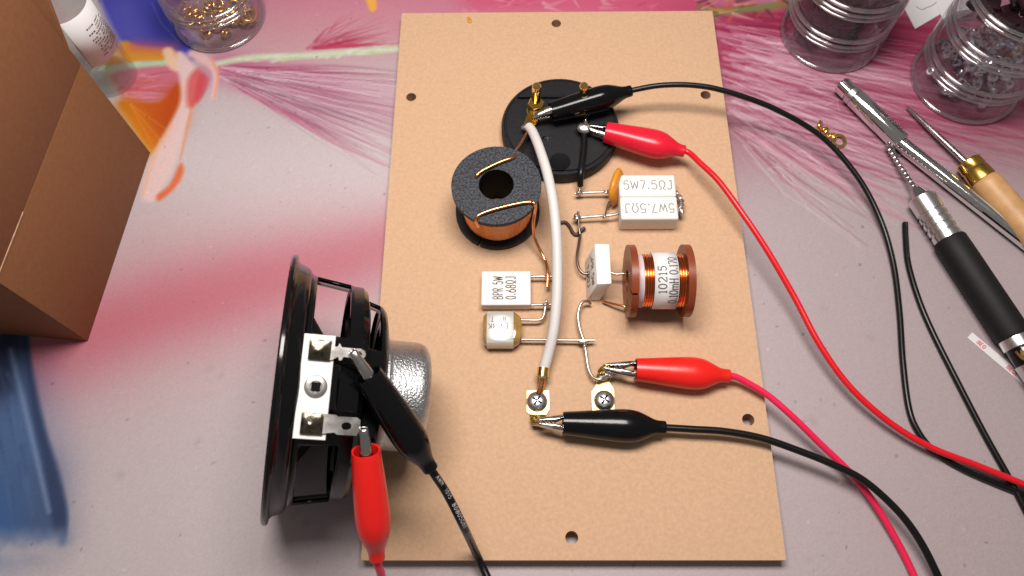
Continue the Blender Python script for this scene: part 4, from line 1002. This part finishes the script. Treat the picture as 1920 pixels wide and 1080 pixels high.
# ================================================================== jars, bottle
def torus(R, r, n=20, m=8):
    vv, ff = [], []
    for i in range(n):
        a = 2*math.pi*i/n
        for j in range(m):
            b = 2*math.pi*j/m; vv.append(V(((R+r*math.cos(b))*math.cos(a), (R+r*math.cos(b))*math.sin(a), r*math.sin(b))))
    for i in range(n):
        for j in range(m): ff.append((i*m+j, ((i+1) % n)*m+j, ((i+1) % n)*m+(j+1) % m, i*m+(j+1) % m))
    return vv, ff
def jar_stack(label, c, r, levels, hh):
    t = thing('jar_stack', label, 'jar', c, 'stacked clear screw jars')
    for k in range(levels):
        z0 = k*hh+.1; z1 = z0+hh-.25
        o = [(0, z0), (r-1.2, z0), (r-.2, z0+.8), (r, z0+1.8), (r, z1-5.0), (r-.5, z1-4.5), (r-.9, z1-4.2), (r-.7, z1-3.2), (r-.9, z1-2.2), (r-.3, z1-1.2), (r-.3, z1-.4), (r-.8, z1)]
        i_ = [(r-2.6, z1), (r-2.6, z0+2.6), (r-3.6, z0+1.7), (0, z0+1.7)]
        cp = part('compartment', xf(lathe(o+i_, 72), Matrix.Translation(V(c))), M['acrylic'], t, angle=40)
        part('thread_glint_ring', xf(join(*[xf(torus(r-1.0, .75, 72, 10), Matrix.Translation(V((0, 0, z_)))) for z_ in (z1-4.1, z1-1.7)]), Matrix.Translation(V(c))), M['ring_glint'], cp, angle=80)  # rings added to draw bright and dark highlight lines along the thread
        part('base_glint_ring', xf(torus(r-1.3, 1.0, 72, 10), Matrix.Translation(V(c)+V((0, 0, z0+1.15)))), M['ring_glint'], cp, angle=80)  # ring added to draw the highlight line round the base
    return t
RJ = 24.0
j1 = P(408, 104, 0); j1 = V((P(408, 60, 0).x, j1.y+RJ-.6, 0))
j2 = P(1558, 138, 0); j2 = V((P(1560, 90, 0).x, j2.y+RJ-.6, 0))
j3 = P(1800, 236, 0); j3 = V((P(1707, 160, 0).x+RJ+1.0, j3.y+RJ+.6, 0))
HH = 19.0
jar_stack('clear jar holding small gold rings, behind the cardboard box', j1, 22.6, 2, 20.0)
jar_stack('clear stacked jar of dark pieces, beyond the far right board corner', j2, RJ, 3, HH)
jar_stack('clear stacked jar of silver beads at the right edge', j3, RJ+1, 3, HH)

def pose(c, tilt, az, spin=0): return Matrix.Translation(V(c)) @ Matrix.Rotation(az, 4, 'Z') @ Matrix.Rotation(tilt, 4, 'X') @ Matrix.Rotation(spin, 4, 'Z')
def scatter(n, c, rmax, z0, zs, seed, y_bias=0.0, dmin=0):
    rg = random.Random(seed); out = []
    for i in range(n):
        for _ in range(60):
            a = rg.uniform(0, 6.283); q = rmax*math.sqrt(rg.random()); p = V((c.x+q*math.cos(a), c.y+q*math.sin(a)+y_bias, z0+rg.choice(zs)))
            if all((p-o).length > dmin for o in out): break
        out.append(p)
    return out
rg = random.Random(5)
gold_ring = None
for i, p in enumerate(scatter(34, j1, 15, 3.2, (0, 0, 1.6, 3.2), 12, -1, 2.2)):
    mx = pose(p, rg.uniform(-.6, .6), rg.uniform(0, 6.28))
    if gold_ring is None:
        gold_ring = single('gold_ring', torus(2.3, .6), M['gold'], (0, 0, 0), 'small gold ring in the heap inside the clear jar behind the box', 'ring', 'gold rings in the jar', angle=80); set_mx(gold_ring, mx)
    else: copies(gold_ring, [mx], [gold_ring['label']])
for i, p in enumerate(scatter(8, j1, 13, 23.2, (0, 1.5), 31, 0, 3)): copies(gold_ring, [pose(p, rg.uniform(-.5, .5), rg.uniform(0, 6.28))], [gold_ring['label']])
mx = pose(P(468, 34, 6) + V((0, 0, 3)), 1.0, .4)
copies(gold_ring, [mx @ Matrix.Scale(1.5, 4)], ['larger gold ring standing on edge against the jar wall, beside the box jar heap'])
bead = None
BEAD = lathe([(.9, -1.5), (1.7, -1.4), (2.1, -.7), (2.2, 0), (2.1, .7), (1.7, 1.4), (.9, 1.5)], 16, closed=True)
for lvl, n in ((0, 46), (1, 46)):
    for p in scatter(n, j3, 18, lvl*HH+3.6, (0, 0, 1.8, 3.6), 40+lvl, -1, 3.0):
        mx = pose(p, rg.uniform(-.8, .8), rg.uniform(0, 6.28))
        if bead is None:
            bead = single('silver_bead', BEAD, M['bead'], (0, 0, 0), 'small round silver bead inside the clear jar at the right edge', 'bead', 'silver beads in the right jar', angle=50); set_mx(bead, mx)
        else: copies(bead, [mx], [bead['label']])
chip = None
CH = rbox(7.5, 5.5, 2.6, .8, 2)
for c_, lv in ((j2, (0, 1, 2)), (j3, (2,))):
    for l_ in lv:
        for p in scatter(32, c_, 17.5, l_*HH+3.6, (0, 2.0, 4.0, 6.0, 8.0), 60+l_, 0, 3.2):
            mx = pose(p, rg.uniform(-.35, .35), rg.uniform(0, 6.28))
            lb = 'dark red-black piece in the clear jar beyond the far right board corner' if c_ is j2 else 'dark piece in the upper part of the clear jar at the right edge'
            gp = 'dark pieces in the far jar' if c_ is j2 else 'dark pieces in the right jar'
            if chip is None:
                chip = single('dark_piece', CH, M['dark_chip'], (0, 0, 0), lb, 'trinket', gp); set_mx(chip, mx)
            else:
                copies(chip, [mx], [lb]); COL.objects[-1]['group'] = gp

def build_bottle():
    c = V((P(203, 140, 0).x+2.5, P(203, 186, 0).y+12.5, 0))
    t = thing('glass_bottle', 'clear glass bottle with a printed white label, behind the cardboard box', 'bottle', c)
    r = 12.0; mx = Matrix.Translation(c)
    part('bottle_glass', xf(lathe([(0, .1), (r-1.5, .1), (r-.3, .9), (r, 2.2), (r, 50), (r-1.2, 53), (7, 57), (6.5, 66), (5.2, 66), (5.4, 57), (r-2.6, 52), (r-1.4, 49), (r-1.4, 4), (r-3, 2.6), (0, 2.2)], 64), mx), M['glass'], t, angle=40)
    a_mid = math.atan2(CAM.y-c.y, CAM.x-c.x)+.55; n = 24; rl = r+.12
    def row(z): return [V((rl*math.cos(a_mid-.95+1.9*k/n), rl*math.sin(a_mid-.95+1.9*k/n), z)) for k in range(n+1)]
    lab = part('label_paper', xf((row(21)+row(48), [(k, k+1, n+2+k, n+1+k) for k in range(n)]), mx), M['white_paper'], t, solid=.1)
    vv, ff = [], []; rg2 = random.Random(9)
    for li in range(11):
        z = 24+li*1.55; a = a_mid-.35+.12*rg2.random()
        while a < a_mid+.62:
            w_ = rg2.uniform(.03, .09); k = len(vv)
            if rg2.random() < .78:
                for aa in (a, a+w_):
                    for zz in (z, z+.75): vv.append(V(((rl+.09)*math.cos(aa), (rl+.09)*math.sin(aa), zz)))
                ff.append((k, k+2, k+3, k+1))
            a += w_+.03
    part('lettering', xf((vv, ff), mx), M['ink'], lab)
build_bottle()

# ================================================================== tools on the right
def rod(parts, p0, p1, t, mats, names):
    pass
def axis_frame(p0, p1): return frame_z(p0, V(p1)-V(p0), (0, 0, 1))
def build_telescopic():
    r1, r2 = 4.5, 3.25
    p0 = P(1577, 158, r1+.05); p1 = P(1690, 268, r1+.05); d = (p1-p0).normalized(); mx = axis_frame(p0, p1); L = (p1-p0).length
    t = thing('telescopic_rod', 'long chrome telescopic rod with a thick magnetic tip', 'tool', (p0.x, p0.y, 0))
    part('tip', xf(lathe([(0, 0), (3.5, 0), (4.0, .5), (4.0, 5.6), (3.3, 6.0), (3.3, 6.4)], 40), mx), M['chrome'], t)
    part('collar', xf(lathe([(3.3, 6.2), (4.4, 6.5), (4.4, 9.0), (4.0, 9.3)], 40), mx), M['alu'], t)
    part('outer_tube', xf(lathe([(3.6, 9.2), (r1, 9.6), (r1, L-1.0), (r1-.4, L-.3), (r1-.9, L), (r2, L)], 48), mx), M['chrome'], t)
    pe = P(1920, 452, r2+.05); d2 = V((pe.x-p1.x, pe.y-p1.y, 0)).normalized()
    st = V((p1.x, p1.y, r1-.4)) - d2*1; en = V((pe.x, pe.y, r2+.1)) + d2*60
    part('inner_tube', tube([st, en], r2, 32), M['chrome'], t)
    cl = P(1680, 282, 2.0)
    part('clip_ring', xf(torus(3.0, .8, 20, 8), pose(cl+V((1.5, 1.0, 0)), .5, .6)), M['steel'], t)
build_telescopic()
def build_awl():
    p0 = P(1700, 200, 2.0); p1 = P(1812, 305, 5.2); d = (p1-p0).normalized()
    t = thing('awl', 'awl with a steel needle, brass ferrule and pale wooden handle', 'awl', (p1.x, p1.y, 0))
    part('needle', tube([p0, p0+(p1-p0)*.1, p0+(p1-p0)*.5, p1+d*3], [.35, .9, 1.3, 1.4], 16), M['steel'], t)
    pf = P(1850, 342, 6.4); h = V((pf.x-p1.x, pf.y-p1.y, 0)).normalized(); b0 = V((p1.x, p1.y, 6.0))
    mx = axis_frame(b0, b0+h)
    part('ferrule', xf(lathe([(0, 0), (4.6, 0), (5.2, .5), (5.4, 4.2), (5.1, 4.8), (5.4, 5.4), (5.6, 10.2), (5.3, 10.6)], 40), mx), M['brass'], t)
    part('handle', xf(lathe([(5.2, 10.4), (6.0, 11.2), (6.3, 13), (6.2, 22), (5.8, 40), (6.2, 60), (5.5, 80), (0, 84)], 48), mx), M['wood'], t)
build_awl()
def build_pin_vise():
    r = 6.4
    c0 = P(1716, 362, 5.0); c1 = P(1905, 640, r); d = V((c1.x-c0.x, c1.y-c0.y, 0)).normalized()
    o = V((c0.x, c0.y, r+.1)); mx = axis_frame(o, o+d); Lt = (V((c1.x, c1.y, 0))-V((c0.x, c0.y, 0))).length
    t = thing('pin_vise', 'hand drill with twist bit, ringed silver collet and black rubber grip', 'hand drill', (o.x, o.y, 0))
    tip = P(1661, 270, 3.2); bl = (tip-o).length
    vv, ff = [], []; n = 60; mb = axis_frame(o, tip)
    for i in range(n+1):
        z = bl*i/n; a = i*.62; k = 1-.6*max(0, (i-n+4)/4)
        for q in range(8):
            th = 2*math.pi*q/8; rr = 1.25*k*(1 if q % 4 else .55)*(1.0 if q % 2 == 0 else .85)
            vv.append(mb @ V((rr*math.cos(th+a), rr*math.sin(th+a), z)))
    for i in range(n):
        for q in range(8): ff.append((i*8+q, i*8+(q+1) % 8, (i+1)*8+(q+1) % 8, (i+1)*8+q))
    part('twist_bit', (vv, ff), M['steel'], t, angle=50)
    part('collet', xf(lathe([(1.4, -1.5), (2.2, -1.2), (3.6, 2.6), (3.9, 3.2), (4.2, 3.3)], 32), mx), M['steel'], t)
    g0 = 24.5
    pr = [(3.8, 2.8), (5.3, 3.2), (5.7, 3.8)]
    for k, z in enumerate((12, 15.2, 18.4, 21.6)): pr += [(5.7, z-.9), (5.1, z-.6), (5.1, z), (5.7, z+.3)]
    pr += [(5.7, g0), (5.0, g0+.4)]
    part('ringed_nut', xf(lathe(pr, 40), mx), M['alu'], t, angle=30)
    g1 = g0+(Lt-g0)*.965
    part('grip', xf(lathe([(4.9, g0), (6.2, g0+.2), (6.6, g0+1), (6.7, g0+8), (6.7, g1-2), (6.4, g1-.3), (5, g1)], 48), mx), M['rubber'], t, angle=40)
    part('ring', xf(lathe([(5, g1-.2), (5.9, g1), (6.0, g1+.5), (6.0, g1+4), (5.4, g1+4.3)], 40), mx), M['alu'], t)
    bd = part('band', xf(lathe([(5.4, g1+4.1), (5.5, g1+4.3), (5.5, g1+10.6), (5.3, g1+11)], 40), mx), M['black_gloss'], t)
    part('tail', xf(lathe([(5.2, g1+10.8), (5.8, g1+11.1), (5.8, g1+30), (4, g1+33), (0, g1+33)], 40), mx), M['alu'], t)
    inv = mx.inverted() @ CAM; a0 = math.atan2(inv.y, inv.x)+.1
    mp = lambda x, y, k: mx @ V(((5.53+k)*math.cos(a0+x/5.5), (5.53+k)*math.sin(a0+x/5.5), g1+9.6-y))
    part('letter', text_geo('W', 4.2, .9, mp), M['gold'], bd)
build_pin_vise()
def build_clasp():
    c = P(1545, 250, 0); t = thing('gold_clasp', 'tiny gold clasp with twisted shank and ring on the printed table', 'clasp', c)
    a, b = P(1533, 232, 1.6), P(1560, 258, 1.6); pts = []
    for i in range(60):
        u = i/59; p = a.lerp(b, u); s = V((-(b-a).y, (b-a).x, 0)).normalized(); an = u*6.283*2.2
        pts.append(p+s*1.4*math.cos(an)+V((0, 0, 1))*1.0*math.sin(an))
    part('twisted_shank', tube(pts, 1.05, 10), M['gold'], t)
    part('ring', xf(lathe([(2.3, -.55), (3.3, -.55), (3.5, 0), (3.3, .55), (2.3, .55), (2.1, 0)], 28, closed=True), pose(P(1573, 264, 1.2), .15, .3)), M['dull_gold'], t)
    part('ring_link', wire([P(1558, 256, 1.4), P(1563, 258, 1.8), P(1567, 260, 1.6)], .9), M['gold'], t)
build_clasp()
def build_papers():
    q = [P(x, y, .35) for x, y in ((1814, 633), (1823, 623), (1960, 738), (1950, 748))]
    t = thing('paper_strip', 'narrow white paper strip with red print, half under the hand drill', 'paper strip', (q[0].x, q[0].y, 0))
    d = V((0, 0, -.25)); part('strip', hexa([p+d for p in q[::-1]]+q[::-1], 0), M['white_paper'], t, smooth=False)
    ux = (q[2]-q[1]).normalized(); uy = V((-ux.y, ux.x, 0)); w_ = (q[0]-q[1]).length
    o = (q[0]+q[1])/2
    for off, tx in ((5.5, '8E0'), (20, '8E0E'), (33, '8E0')):
        part('print', text_geo(tx, w_*.5, .45, plane_map(o+ux*off-uy*w_*.25+V((0, 0, .02)), ux, uy), gap=.2), M['red_ink'], t)
    for i, (cs, lb, z) in enumerate(((((1672, -30), (1716, 54), (1800, 5), (1770, -60)), 'white paper tag with faint pencil marks, between the two right jars', .5), (((1757, 10), (1772, 46), (1830, 20), (1812, -30)), 'smaller white paper scrap tucked beside the jar at the right edge', .9))):
        ps = [P(x, y, z) for x, y in cs]
        t = thing('paper_tag', lb, 'paper', (ps[1].x, ps[1].y, 0), 'white paper tags')
        d = V((0, 0, -.35)); part('sheet', hexa([p+d for p in ps]+ps, 0), M['white_paper'], t, smooth=False)
        if i == 0: part('pencil_mark', tube(spline([P(1718, 12, z+.05), P(1728, 18, z+.05), P(1738, 14, z+.05), P(1748, 10, z+.05), P(1756, 4, z+.05)], 5), .18, 5), M['grey_ink'], t)
build_papers()
